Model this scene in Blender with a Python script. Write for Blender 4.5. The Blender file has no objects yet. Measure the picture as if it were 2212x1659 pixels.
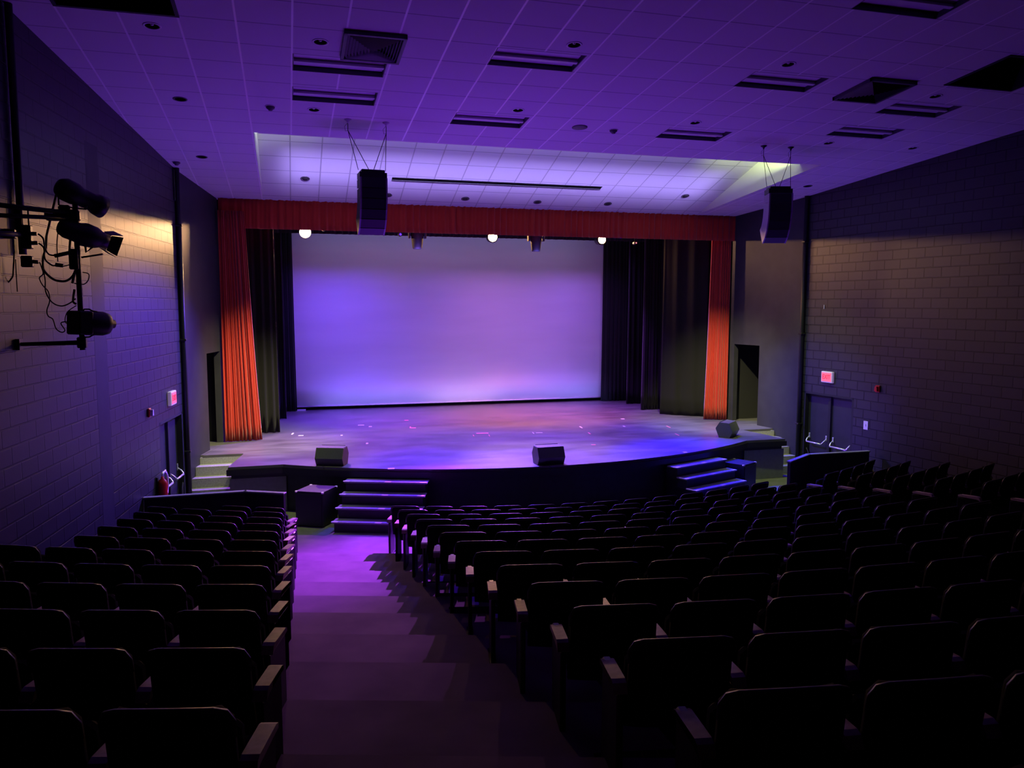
import bpy, math, random
from math import sin, cos, pi, sqrt, atan2, hypot, radians as RAD
from mathutils import Vector, Matrix, Euler
random.seed(7)
S = bpy.context.scene
COL = S.collection
ZO = 4.08            # the house floor in front of the stage is z = 0; numbers below count from eye level

# ------------------------------------------------------------------ camera, world, exposure
cam = bpy.data.cameras.new('camera')
cam.sensor_fit = 'HORIZONTAL'; cam.sensor_width = 36.0
cam.lens = 1710.08 / 2212 * 36.0
cam.clip_start = 0.05; cam.clip_end = 200
camo = bpy.data.objects.new('camera', cam); COL.objects.link(camo)
YAW, PITCH, ROLL = 0.2759, -0.0992, 0.0011
_f = Vector((sin(YAW)*cos(PITCH), cos(YAW)*cos(PITCH), sin(PITCH)))
_r = Vector((cos(YAW), -sin(YAW), 0)); _u = _r.cross(_f)
_r2 = cos(ROLL)*_r + sin(ROLL)*_u; _u2 = -sin(ROLL)*_r + cos(ROLL)*_u
camo.matrix_world = Matrix(((_r2.x, _u2.x, -_f.x, 0), (_r2.y, _u2.y, -_f.y, 0), (_r2.z, _u2.z, -_f.z, ZO), (0, 0, 0, 1)))
S.camera = camo
w = bpy.data.worlds.new('world'); S.world = w; w.use_nodes = True
w.node_tree.nodes['Background'].inputs[0].default_value = (0, 0, 0, 1)
w.node_tree.nodes['Background'].inputs[1].default_value = 0
vs = S.view_settings
vs.view_transform = 'Standard'; vs.look = 'None'; vs.gamma = 1; vs.use_curve_mapping = False
vs.exposure = 0.0
S.cycles.use_denoising = True
try: S.cycles.denoiser = 'OPENIMAGEDENOISE'
except Exception: pass
S.cycles.max_bounces = 8; S.cycles.diffuse_bounces = 5; S.cycles.glossy_bounces = 3
S.cycles.sample_clamp_indirect = 4.0
S.cycles.caustics_reflective = False; S.cycles.caustics_refractive = False

def light(kind, name, loc, target, power, color, size=0.1, angle=60, blend=0.5, spread=None, sizey=None):
    mx = max(color); l = bpy.data.lights.new(name, kind); l.energy = power*mx; l.color = [q/mx for q in color]   # power x colour = watts in red, green, blue
    if kind == 'SPOT': l.spot_size = RAD(angle); l.spot_blend = blend; l.shadow_soft_size = size
    elif kind == 'POINT': l.shadow_soft_size = size
    else:
        l.shape = 'RECTANGLE'; l.size = size; l.size_y = sizey or size
        if spread: l.spread = RAD(spread)
    o = bpy.data.objects.new(name, l); COL.objects.link(o)
    o.location = (loc[0], loc[1], loc[2]+ZO)
    if target:
        d = Vector(target)-Vector(loc); o.rotation_euler = d.to_track_quat('-Z', 'Y').to_euler()
    return o
LAMPS = ((0.508, 1.0), (5.55, 0.75), (8.81, 0.55))          # three lit lamps under the valance
for (x, k), c in zip(LAMPS, ((540, 290, 130), (500, 240, 85), (270, 140, 70))):
    light('SPOT', 'warm_lamp_light', (x, 21.50, 1.88), (x-.6*(x-5)/5, 10, -1.5), 1, c, 0.05, 132, 0.3)
# colour wash over the stage floor and the apron (hung behind the valance)
for x, tx, ty, c, a in ((0.5, 0.4, 17.6, (1100, 150, 3300), 66), (2.3, 2.2, 16.8, (90, 20, 500), 64), (4.2, 4.3, 17.2, (250, 30, 4200), 66), (6.2, 6.0, 16.8, (420, 80, 900), 64),
                        (8.2, 8.0, 17.2, (150, 20, 2100), 66), (9.8, 10.0, 17.5, (60, 30, 2300), 62),
                        (2.8, 2.6, 15.2, (30, 0, 4300), 34), (8.4, 8.5, 14.4, (30, 0, 15000), 40), (4.6, 5.4, 15.2, (1900, 1130, 1960), 40)):
    light('SPOT', 'stage_wash_light', (x, 19.75, 2.25), (tx, ty, -3.13), 1, c, 0.08, a, 0.9)
for x, tx, c in ((1.5, 2.0, (970, 290, 5500)), (4.0, 4.0, (1355, 275, 900)), (6.5, 6.6, (3200, 770, 1000)), (9.0, 8.4, (1180, 290, 3050))):
    light('SPOT', 'upstage_wash_light', (x, 20.9, 2.6), (tx, 21.4, -3.13), 1, c, 0.08, 66, 1.0)
# wash on the white backdrop: a strip of lamps in front of its top, a fainter one for the upper part, one at its foot
for x, c in ((1.3, (8.5, 3.4, 50)), (3.8, (4, 2, 18)), (6.2, (12, 4.8, 24)), (8.7, (11, 4.5, 31))):
    light('AREA', 'backdrop_wash_light', (x, 22.5, 2.35), (x, 24.2, -3.6), 1, c, 2.4, spread=80, sizey=.1)
light('AREA', 'backdrop_top_light', (5.0, 22.5, 2.4), (5.0, 24.2, 1.4), 1, (5.6, 5.5, 9.8), 9.0, spread=120, sizey=.1)
light('AREA', 'backdrop_foot_light', (5.4, 23.6, -3.05), (5.4, 24.22, -2.4), 1, (8.8, 7.4, 35), 9.0, sizey=0.05)
light('AREA', 'backdrop_foot_light', (5.3, 23.6, -3.05), (5.3, 24.22, -2.6), 1, (3, 1.6, 2), 2.0, sizey=0.05)
# violet light on the house: added fill strips behind the first seats, two moving heads
for x, c in ((2.9, (12, 1.3, 50)), (4.9, (2, .3, 12)), (6.9, (4, .5, 12))):
    light('AREA', 'violet_fill_strip', (x, 13.35, -4.0), (x, 12.9, 3.0), 1, c, 1.8, sizey=0.3, spread=118)  # added fill for the ceiling, hidden by the front seats
for x in (-1.3, 11.4):
    light('AREA', 'violet_fill_strip', (x, 14.75, -4.0), (x, 14.6, 3.0), 1, (4.0, 1.2, 22), 0.9, sizey=0.3, spread=105)  # added fill behind the partitions, for ceiling and side walls
light('POINT', 'moving_head_fill', (3.19, 19.8, 1.26), None, 1, (6, 3, 22), 0.06)  # added violet fill for the side walls, set under the heads
light('POINT', 'moving_head_fill', (6.31, 19.8, 1.26), None, 1, (3, 2, 14), 0.06)
light('SPOT', 'wall_wash_light', (3.19, 19.8, 1.26), (-2.2, 14.6, -2.3), 1, (480, 150, 6000), 0.06, 46, 1.0)
light('SPOT', 'wall_wash_light', (6.31, 19.8, 1.26), (12.1, 15.8, -3.0), 1, (90, 50, 2600), 0.06, 34, 1.0)
light('SPOT', 'aisle_fade_light', (6.31, 19.8, 1.26), (0.9, 9.4, -3.4), 1, (3400, 850, 5600), 0.06, 24, 1.0)
light('SPOT', 'aisle_wash_light', (6.31, 19.8, 1.26), (0.75, 11.6, -3.8), 1, (12500, 1200, 37000), 0.06, 24, 1.0)
light('SPOT', 'front_rows_light', (4.6, 19.75, 1.9), (4.8, 12.9, -3.3), 1, (1100, 200, 12000), 0.06, 46, 1.0)
# pale green work light in the ceiling cove before the stage
for x, tx, c in ((2.2, -.9, (4600, 4200, 2200)), (7.9, 11.2, (3800, 3500, 1700))):
    light('SPOT', 'cove_work_light', (x, 14.95, 3.50), (tx, 19.15, -3.2), 1, c, 0.06, 38, 1.0)
for x, tx, c in ((0.9, -1.2, (560, 700, 160)), (9.4, 11.3, (600, 760, 180))):
    light('SPOT', 'cove_floor_light', (x, 14.95, 3.50), (tx, 16.4, -3.5), 1, c, 0.06, 54, 0.9)
light('SPOT', 'cove_wall_light', (9.0, 14.3, 3.05), (10.47, 15.8, 3.30), 1, (260, 320, 70), 0.06, 100, 1.0)
light('SPOT', 'cove_wall_light', (0.8, 14.3, 3.05), (-.46, 15.7, 3.25), 1, (70, 85, 35), 0.06, 100, 1.0)
light('AREA', 'cove_glow_light', (5.0, 14.2, 3.10), (5.0, 15.4, 3.7), 1, (44, 44, 80), 10.0, sizey=0.04)
light('AREA', 'cove_glow_light', (5.0, 14.2, 3.10), (5.0, 18.6, 2.60), 1, (42, 31, 100), 10.0, sizey=0.04, spread=16)

# ------------------------------------------------------------------ materials
MATS = {}
def mat(name, col, rough=0.6, metal=0.0, spec=0.5, emit=None, estr=0, sheen=0):
    m = bpy.data.materials.new(name); m.use_nodes = True
    b = m.node_tree.nodes['Principled BSDF']
    b.inputs['Base Color'].default_value = (*col, 1); b.inputs['Roughness'].default_value = rough
    b.inputs['Metallic'].default_value = metal; b.inputs['Specular IOR Level'].default_value = spec
    if emit: b.inputs['Emission Color'].default_value = (*emit, 1); b.inputs['Emission Strength'].default_value = estr
    if sheen: b.inputs['Sheen Weight'].default_value = sheen
    MATS[name] = m; return m
def noisy(m, scale, c1, c2, bump=0.0, rough=None, dist=0.002, detail=4, stretch=(1, 1, 1)):
    nt = m.node_tree; b = nt.nodes['Principled BSDF']
    tc = nt.nodes.new('ShaderNodeTexCoord'); mp = nt.nodes.new('ShaderNodeMapping'); mp.inputs['Scale'].default_value = stretch
    n = nt.nodes.new('ShaderNodeTexNoise'); n.inputs['Scale'].default_value = scale; n.inputs['Detail'].default_value = detail
    r = nt.nodes.new('ShaderNodeValToRGB'); r.color_ramp.elements[0].color = (*c1, 1); r.color_ramp.elements[1].color = (*c2, 1)
    r.color_ramp.elements[0].position = .3; r.color_ramp.elements[1].position = .7
    nt.links.new(tc.outputs['Object'], mp.inputs[0]); nt.links.new(mp.outputs[0], n.inputs['Vector'])
    nt.links.new(n.outputs['Fac'], r.inputs[0]); nt.links.new(r.outputs[0], b.inputs['Base Color'])
    if bump:
        bp = nt.nodes.new('ShaderNodeBump'); bp.inputs['Strength'].default_value = bump; bp.inputs['Distance'].default_value = dist
        nt.links.new(n.outputs['Fac'], bp.inputs['Height']); nt.links.new(bp.outputs[0], b.inputs['Normal'])
    if rough:
        mr = nt.nodes.new('ShaderNodeMapRange'); mr.inputs[3].default_value = rough[0]; mr.inputs[4].default_value = rough[1]
        nt.links.new(n.outputs['Fac'], mr.inputs[0]); nt.links.new(mr.outputs[0], b.inputs['Roughness'])
    return m
def block_mat():
    m = mat('painted_block', (0.07, 0.07, 0.085), 0.42, spec=0.34)
    nt = m.node_tree; b = nt.nodes['Principled BSDF']
    tc = nt.nodes.new('ShaderNodeTexCoord'); sp = nt.nodes.new('ShaderNodeSeparateXYZ'); cb = nt.nodes.new('ShaderNodeCombineXYZ')
    nt.links.new(tc.outputs['Object'], sp.inputs[0]); nt.links.new(sp.outputs[0], cb.inputs[0]); nt.links.new(sp.outputs[2], cb.inputs[1])
    br = nt.nodes.new('ShaderNodeTexBrick'); nt.links.new(cb.outputs[0], br.inputs['Vector'])
    br.inputs['Scale'].default_value = 1; br.inputs['Brick Width'].default_value = .4064; br.inputs['Row Height'].default_value = .2032
    br.inputs['Mortar Size'].default_value = .012; br.inputs['Mortar Smooth'].default_value = .35
    br.inputs['Color1'].default_value = (0.040, 0.038, 0.047, 1); br.inputs['Color2'].default_value = (0.033, 0.032, 0.040, 1)
    br.inputs['Mortar'].default_value = (0.012, 0.012, 0.016, 1)
    nt.links.new(br.outputs['Color'], b.inputs['Base Color'])
    n = nt.nodes.new('ShaderNodeTexNoise'); n.inputs['Scale'].default_value = 45; n.inputs['Detail'].default_value = 5
    nt.links.new(tc.outputs['Object'], n.inputs['Vector'])
    b1 = nt.nodes.new('ShaderNodeBump'); b1.invert = True; b1.inputs['Strength'].default_value = 1.0; b1.inputs['Distance'].default_value = .014
    nt.links.new(br.outputs['Fac'], b1.inputs['Height'])
    b2 = nt.nodes.new('ShaderNodeBump'); b2.inputs['Strength'].default_value = .25; b2.inputs['Distance'].default_value = .002
    nt.links.new(n.outputs['Fac'], b2.inputs['Height']); nt.links.new(b1.outputs[0], b2.inputs['Normal']); nt.links.new(b2.outputs[0], b.inputs['Normal'])
    return m
def tile_mat(name, gx, gy, ox, oy, cc=.92):
    m = mat(name, (0.72, 0.72, 0.72), 0.75, spec=0.3)
    nt = m.node_tree; b = nt.nodes['Principled BSDF']; L = nt.links
    tc = nt.nodes.new('ShaderNodeTexCoord'); sp = nt.nodes.new('ShaderNodeSeparateXYZ'); L.new(tc.outputs['Object'], sp.inputs[0])
    def M(op, a, bb=None):
        q = nt.nodes.new('ShaderNodeMath'); q.operation = op
        for i, v in enumerate((a, bb)):
            if v is None: continue
            if isinstance(v, (int, float)): q.inputs[i].default_value = v
            else: L.new(v, q.inputs[i])
        return q.outputs[0]
    def line(v, g, o, wd):
        t = M('DIVIDE', M('SUBTRACT', v, o), g); fr = M('FRACT', M('ADD', t, 0.5)); d = M('ABSOLUTE', M('SUBTRACT', fr, 0.5))
        return M('LESS_THAN', d, wd/g/2)
    lx = line(sp.outputs[0], gx, ox, .024); ly = line(sp.outputs[1], gy, oy, .020)
    n = nt.nodes.new('ShaderNodeTexNoise'); n.inputs['Scale'].default_value = 60; L.new(tc.outputs['Object'], n.inputs['Vector'])
    mx = nt.nodes.new('ShaderNodeMix'); mx.data_type = 'RGBA'; L.new(ly, mx.inputs[0])
    mx.inputs[6].default_value = (0.66, 0.66, 0.66, 1); mx.inputs[7].default_value = (0.36, 0.36, 0.38, 1)
    m2 = nt.nodes.new('ShaderNodeMix'); m2.data_type = 'RGBA'; L.new(lx, m2.inputs[0]); L.new(mx.outputs[2], m2.inputs[6]); m2.inputs[7].default_value = (cc, cc, cc, 1)  # lengthwise lines: on the main ceiling their shine is put into the colour
    L.new(m2.outputs[2], b.inputs['Base Color'])
    L.new(M('SUBTRACT', 0.8, M('MULTIPLY', lx, 0.45)), b.inputs['Roughness'])
    L.new(M('ADD', 0.2, M('MULTIPLY', lx, 0.6)), b.inputs['Specular IOR Level'])
    bp = nt.nodes.new('ShaderNodeBump'); bp.inputs['Strength'].default_value = .3; bp.inputs['Distance'].default_value = .002
    L.new(M('SUBTRACT', n.outputs['Fac'], M('MAXIMUM', lx, ly)), bp.inputs['Height']); L.new(bp.outputs[0], b.inputs['Normal'])
    return m
SL = 0.0891; CS = cos(math.atan(SL)); G = 0.6175
M_BLOCK = block_mat()
M_TILE = tile_mat('ceiling_tile', G, G, 0.1425, 10.4474/CS)
CS2 = cos(math.atan(0.32))
M_TILE2 = tile_mat('cove_tile', G, G, 0.1425, 19.07/CS2-0.2, .36)
M_SMOOTH = noisy(mat('painted_wall', (.07, .07, .09), .5, spec=.2), 3, (.034, .034, .044), (.044, .044, .054), .15, dist=.003)
M_COVE = mat('cove_paint', (.72, .74, .68), .6)
M_DECK = noisy(mat('stage_deck', (.16, .15, .16), .35, spec=.6), 1.4, (.085, .08, .085), (.15, .145, .15), .1, rough=(.28, .5), dist=.001, detail=9, stretch=(1, 2.2, 1))
M_FASCIA = noisy(mat('stage_fascia', (.03, .03, .03), .6), 8, (.025, .025, .025), (.04, .04, .04))
M_PANEL = noisy(mat('side_panel_lit', (.27, .28, .25), .6), 12, (.24, .25, .22), (.29, .30, .27))  # apron ends: greenish cove light put into a paler fascia colour
M_TRIM = mat('black_trim', (.02, .02, .02), .45)
M_CARPET = noisy(mat('aisle_carpet', (.2, .16, .17), .95, spec=.1), 2.2, (.17, .135, .15), (.25, .2, .21), .0, detail=8)
M_CONC = noisy(mat('house_floor', (.2, .2, .18), .8), 4, (.16, .16, .14), (.22, .22, .2))
M_STEPC = noisy(mat('side_step_carpet', (.3, .3, .3), .9), 40, (.26, .26, .26), (.4, .4, .4))
M_FAB = noisy(mat('seat_fabric', (.012, .012, .016), .9, spec=.15), 90, (.003, .003, .004), (.006, .006, .008))
M_PLA = mat('seat_plastic', (.006, .006, .008), .35, spec=.4)
M_RIM = mat('seat_back_rim', (.024, .024, .028), .35, spec=.3)
M_CAP = noisy(mat('armrest_cap', (.42, .33, .30), .38), 25, (.36, .28, .25), (.48, .38, .34), detail=6)
M_RED = mat('red_velvet', (.46, .023, .010), .75, spec=.2, sheen=.4)
M_BLK = mat('black_velvet', (.012, .012, .012), .8, spec=.2, sheen=.15)
M_SCR = noisy(mat('backdrop_cloth', (.8, .8, .8), .9, spec=.05), .6, (.76, .76, .76), (.84, .84, .84), detail=3, stretch=(.4, 1, 2.5))
M_VOID = mat('dark_paint', (.012, .012, .014), .8)
M_METAL = mat('black_metal', (.015, .015, .016), .45, metal=.3)
M_CHROME = mat('bright_metal', (.9, .9, .9), .32, metal=.55)
M_GALV = mat('steel_cable', (.18, .17, .2), .4, metal=.8)
M_BOX = noisy(mat('speaker_paint', (.03, .03, .03), .5), 70, (.022, .022, .026), (.034, .034, .038), .3)
M_MON = noisy(mat('monitor_paint', (.09, .09, .09), .42), 70, (.08, .085, .08), (.11, .115, .105), .2)
M_GRILL = mat('speaker_grille', (.03, .03, .035), .5, metal=.2)
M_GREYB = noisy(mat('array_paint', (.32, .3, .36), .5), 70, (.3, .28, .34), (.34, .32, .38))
M_WOODP = mat('end_board', (.3, .17, .13), .6)
M_WHITE = mat('white_enamel', (.7, .7, .7), .4)
M_DUCT = mat('dark_vent_metal', (.07, .06, .08), .5)
M_SLAT = mat('vent_blade', (.3, .28, .32), .4)
M_CAN = mat('can_reflector', (.02, .02, .02), .5)
M_LENS = mat('panel_lens', (.75, .73, .76), .4)
M_BLADE = mat('pale_vent_blade', (.62, .6, .64), .4)
M_HOLE = mat('can_inside', (.01, .01, .01), .7)
M_SIGN = mat('exit_panel', (.9, .2, .2), .5, emit=(1, .10, .12), estr=.85)
M_SIGNW = mat('exit_housing', (.8, .78, .75), .5, emit=(1, .7, .75), estr=.10)
M_SIGNL = mat('exit_letters', (.6, .02, .03), .5, emit=(1, .03, .06), estr=.55)
M_ALARM = mat('alarm_red', (.5, .02, .02), .35)
M_GLOW = mat('lamp_glow', (1, .8, .5), .5, emit=(1, .62, .30), estr=30)
M_BGLOW = mat('blue_lens', (.1, .1, 1), .5, emit=(.08, .02, 1), estr=2.5)
M_PGLOW = mat('pink_lens', (1, .4, .5), .5, emit=(1, .35, .4), estr=1.0)  # glow also stands for the reflected orange glint on the far lens
M_TPINK = mat('pink_tape', (.9, .25, .3), .5)
M_TWHITE = mat('white_tape', (.85, .85, .85), .4)
M_NOSE = mat('step_nosing', (.55, .55, .6), .35)
M_EXT = mat('extinguisher_red', (.4, .01, .01), .3)

# ------------------------------------------------------------------ mesh helpers
class MB:
    def __init__(s): s.v = []; s.f = []; s.sm = []
    def add(s, vs_, fs, sm=False):
        o = len(s.v); s.v += [tuple(q) for q in vs_]; s.f += [tuple(i+o for i in f) for f in fs]
        s.sm += (sm if isinstance(sm, list) else [sm]*len(fs)); return s
    def box(s, c, d, rz=0, M=None, ch=0.0):
        hx, hy, hz = d[0]/2, d[1]/2, d[2]/2
        if M is None: M = Matrix.Rotation(rz, 3, 'Z')
        c = Vector(c)
        if ch <= 0:
            P = [c + M @ Vector((x, y, z)) for x in (-hx, hx) for y in (-hy, hy) for z in (-hz, hz)]
            return s.add(P, [(0, 1, 3, 2), (4, 6, 7, 5), (0, 4, 5, 1), (2, 3, 7, 6), (0, 2, 6, 4), (1, 5, 7, 3)])
        b = min(ch, hx*.9, hy*.9, hz*.9); P = []; idx = {}
        for sx in (-1, 1):
            for sy in (-1, 1):
                for sz in (-1, 1):
                    for a in range(3):
                        q = [sx*(hx-b), sy*(hy-b), sz*(hz-b)]; q[a] = (sx, sy, sz)[a]*(hx, hy, hz)[a]
                        idx[(sx, sy, sz, a)] = len(P); P.append(c + M @ Vector(q))
        F = []
        for a in range(3):
            o1, o2 = [i for i in range(3) if i != a]
            for sg in (-1, 1):
                ring = []
                for (p, q) in ((-1, -1), (1, -1), (1, 1), (-1, 1)):
                    k = [0, 0, 0]; k[a] = sg; k[o1] = p; k[o2] = q; ring.append(idx[(*k, a)])
                if (sg == 1) == (a == 1): ring.reverse()
                F.append(ring)
        for a in range(3):
            o1, o2 = [i for i in range(3) if i != a]
            for p in (-1, 1):
                for q in (-1, 1):
                    ks = []
                    for e in (-1, 1):
                        k = [0, 0, 0]; k[a] = e; k[o1] = p; k[o2] = q; ks.append(tuple(k))
                    F.append([idx[(*ks[0], o1)], idx[(*ks[1], o1)], idx[(*ks[1], o2)], idx[(*ks[0], o2)]])
        for sx in (-1, 1):
            for sy in (-1, 1):
                for sz in (-1, 1): F.append([idx[(sx, sy, sz, 0)], idx[(sx, sy, sz, 1)], idx[(sx, sy, sz, 2)]])
        return s.add(P, F)
    def prism(s, poly, z0, z1, T=None):
        n = len(poly); P = [Vector((x, y, z0)) for x, y in poly] + [Vector((x, y, z1)) for x, y in poly]
        if T is not None: P = [T @ q for q in P]
        return s.add(P, [tuple(reversed(range(n))), tuple(range(n, 2*n))] + [(i, (i+1) % n, n+(i+1) % n, n+i) for i in range(n)])
    def tube(s, pts, r, n=8, cap=True):
        pts = [Vector(p) for p in pts]; rs = r if isinstance(r, (list, tuple)) else [r]*len(pts)
        P = []; prev = None
        for i, p in enumerate(pts):
            t = (pts[min(i+1, len(pts)-1)] - pts[max(i-1, 0)])
            if t.length < 1e-9: t = Vector((0, 0, 1))
            t.normalize()
            a = Vector((0, 0, 1)) if abs(t.z) < .95 else Vector((1, 0, 0))
            if prev is not None: a = prev
            u = (a - t*a.dot(t))
            if u.length < 1e-6: u = t.orthogonal()
            u.normalize(); v = t.cross(u); prev = u
            P += [p + rs[i]*(cos(2*pi*k/n)*u + sin(2*pi*k/n)*v) for k in range(n)]
        F = []; SM = []
        for i in range(len(pts)-1):
            for k in range(n):
                F.append((i*n+k, i*n+(k+1) % n, (i+1)*n+(k+1) % n, (i+1)*n+k)); SM.append(True)
        if cap: F += [tuple(reversed(range(n))), tuple(range((len(pts)-1)*n, len(pts)*n))]; SM += [False, False]
        return s.add(P, F, SM)
    def lathe(s, prof, n=24, T=None, caps=True):   # prof: (radius, z)
        P = [Vector((r*cos(2*pi*k/n), r*sin(2*pi*k/n), z)) for r, z in prof for k in range(n)]
        if T is not None: P = [T @ q for q in P]
        F = [(i*n+k, i*n+(k+1) % n, (i+1)*n+(k+1) % n, (i+1)*n+k) for i in range(len(prof)-1) for k in range(n)]
        m = len(F); F += [tuple(reversed(range(n))), tuple(range((len(prof)-1)*n, len(prof)*n))] if caps else []
        return s.add(P, F, [True]*m + [False]*(len(F)-m))
    def obj(s, name, m, parent=None, loc=(0, 0, 0), rot=(0, 0, 0)):
        me = bpy.data.meshes.new(name); me.from_pydata(s.v, [], s.f); me.update()
        me.polygons.foreach_set('use_smooth', s.sm); me.materials.append(m)
        o = bpy.data.objects.new(name, me); COL.objects.link(o); o.rotation_euler = rot
        if parent: o.parent = parent; o.location = loc
        else: o.location = (loc[0], loc[1], loc[2]+ZO)
        return o
def fixn(o):
    import bmesh
    b = bmesh.new(); b.from_mesh(o.data); bmesh.ops.recalc_face_normals(b, faces=b.faces); b.to_mesh(o.data); b.free(); return o
def thing(name, label, cat, loc, rot=(0, 0, 0), group=None):
    o = bpy.data.objects.new(name, None); COL.objects.link(o); o.empty_display_size = .1
    o.location = (loc[0], loc[1], loc[2]+ZO); o.rotation_euler = rot if isinstance(rot, tuple) else (0, 0, rot)
    return tag(o, label, cat, group)
def tag(o, label, cat, group=None):
    o['label'] = label; o['category'] = cat
    if group: o['group'] = group
    return o
def struct(o): o['kind'] = 'structure'; return o
def LB(parent, **k):
    for c in parent: pass

# ------------------------------------------------------------------ geometry of the room
AL, DL = 0.1220, 4.0113      # the left block wall: azimuth, distance
AR, DR = -0.0859, 13.4351
def lpt(y, off=0.0):         # point on the left wall at depth y, off = distance into the room
    n = Vector((cos(AL), -sin(AL), 0)); x = (-DL + sin(AL)*y)/cos(AL); return Vector((x, y, 0)) + n*off
def rpt(y, off=0.0):
    n = Vector((-cos(AR), sin(AR), 0)); x = (DR + sin(AR)*y)/cos(AR); return Vector((x, y, 0)) + n*off
ZF, ZS, PY = -4.08, -3.131, 19.07
XC = 5.05
def ceilz(y): return 4.0769 - SL*y

# walls in local coordinates: x along the wall, y outward, z up (z origin on a mortar joint)
def wall(name, A, Bp, segs, m, zorg=1.3311, thick=.25, out=-1):
    A = Vector((A[0], A[1], 0)); Bp = Vector((Bp[0], Bp[1], 0)); L = (Bp-A).length
    ang = atan2(Bp.y-A.y, Bp.x-A.x); mb = MB()
    for (t0, t1, z0, z1) in segs:
        mb.box(((t0+t1)/2, out*thick/2*-1, (z0+z1)/2-zorg), (t1-t0, thick, z1-z0))
    return struct(mb.obj(name, m, None, (A.x, A.y, zorg), (0, 0, ang)))
def yt(y, y0, ang): return (y-y0)/cos(ang)
ZB, ZT = -4.4, 4.7
T1 = yt(14.93, -3, AL); T2 = yt(16.50, -3, AL); T3 = yt(16.62, -3, AL)
wall('wall_left', lpt(-3), lpt(16.62), [(0, T1, ZB, ZT), (T1, T2, -2.065, ZT), (T2, T3, ZB, ZT)], M_BLOCK, out=-1)
U1 = yt(14.90, -3, AR); U2 = yt(16.50, -3, AR); U3 = yt(16.60, -3, AR)
wall('wall_right', rpt(-3), rpt(16.60), [(0, U1, ZB, ZT), (U1, U2, -2.065, ZT), (U2, U3, ZB, ZT)], M_BLOCK, zorg=1.1669, out=1)
# smooth walls between the block walls and the stage opening, each with a doorway
lA = Vector((-2.01, 16.62, 0)); lB = Vector((-1.45, PY+.1, 0)); rA = Vector((12.06, 16.60, 0)); rB = Vector((11.61, PY+.1, 0))
def splay(name, A, Bp, y0, y1, out):
    L = (Bp-A).length; k = L/(Bp.y-A.y); a = (y0-A.y)*k; b = (y1-A.y)*k
    return wall(name, A, Bp, [(0, a, ZB, ZT), (a, b, -1.04, ZT), (a, b, ZB, ZS-.01), (b, L, ZB, ZT)], M_SMOOTH, thick=.14, out=out)
splay('wall_stage_left', lA, lB, 18.10, 19.02, -1)
splay('wall_stage_right', rA, rB, 18.06, 19.00, 1)
# proscenium header and side returns, stage house, wing walls, back of the house
struct(MB().box((XC, PY+.2, (2.44+ZT)/2), (19, .3, ZT-2.44)).obj('wall_proscenium', M_VOID))
struct(MB().box((-2.95, PY+.28, .1), (2.9, .2, 9)).obj('wall_proscenium_left', M_VOID))
struct(MB().box((13.05, PY+.28, .1), (2.9, .2, 9)).obj('wall_proscenium_right', M_VOID))
struct(MB().box((-2.95, 18.1, -1.0), (.12, 2.4, 4.3), rz=-.2).obj('wall_wing_left', M_SMOOTH))
struct(MB().box((13.05, 18.1, -1.0), (.12, 2.4, 4.3), rz=.2).obj('wall_wing_right', M_SMOOTH))
struct(MB().box((XC, 26.1, .5), (20, .3, 9)).obj('wall_back', M_VOID))
struct(MB().box((-4.3, 22.7, .5), (.3, 7, 9)).obj('wall_backstage_left', M_VOID))
struct(MB().box((14.4, 22.7, .5), (.3, 7, 9)).obj('wall_backstage_right', M_VOID))
struct(MB().box((XC, 22.7, 4.8), (20, 7.4, .2)).obj('ceiling_stage', M_VOID))
struct(MB().box((XC, -3.1, .3), (22, .3, 9.4)).obj('wall_front', M_BLOCK))
# pilaster on the left wall, black pipes at the wall ends
pm = MB(); q = lpt(12.29, -.0138); pm.box((0, 0, (ZB+3.2)/2-1), (.47, .03, 7.6)); struct(pm.obj('trim_1', M_SMOOTH, None, (q.x, q.y, 0), (0, 0, pi/2-AL)))

# ceiling with openings
TROF = [(.15, 10.62), (.15, 11.78), (2.61, 9.89), (2.61, 12.39), (6.27, 9.90), (6.27, 12.42), (9.20, 10.48), (9.20, 11.69), (6.27, 7.43)]
TW, TD = 1.19, .57
RX0, RX1, RY0, RY1 = -.46, 10.47, 14.03, 19.0
holes = [(x, x+TW, y, y+TD) for x, y in TROF] + [(RX0, RX1, RY0, PY+.2), (-2.31, -1.09, 8.70, 9.84), (9.32, 10.52, 8.67, 9.74)]
CANS = [(-1.40, 10.17), (.473, 10.2), (.47, 12.70), (-1.404, 12.62), (3.52, 9.61), (3.515, 12.09), (6.56, 12.09), (6.565, 9.58), (9.574, 10.19), (9.579, 12.665), (11.415, 12.637), (-1.418, 15.71), (11.365, 15.69)]
CR = .085; CH = .16
cells_x = sorted({-6.0, 16.0, *[h[0] for h in holes], *[h[1] for h in holes], *[c[0]-CH for c in CANS], *[c[0]+CH for c in CANS]})
cells_y = sorted({-3.2, PY+.2, *[h[2] for h in holes], *[h[3] for h in holes], *[c[1]-CH for c in CANS], *[c[1]+CH for c in CANS]})
cm = MB()
def inside(x, y):
    return any(h[0] < x < h[1] and h[2] < y < h[3] for h in holes) or any(abs(x-a) < CH and abs(y-b) < CH for a, b in CANS)
for i in range(len(cells_x)-1):
    for j in range(len(cells_y)-1):
        a, b, c, d = cells_x[i], cells_x[i+1], cells_y[j], cells_y[j+1]
        if b-a < 1e-6 or d-c < 1e-6 or inside((a+b)/2, (c+d)/2): continue
        cm.add([(a, c/CS, 0), (b, c/CS, 0), (b, d/CS, 0), (a, d/CS, 0)], [(0, 3, 2, 1)])
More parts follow.
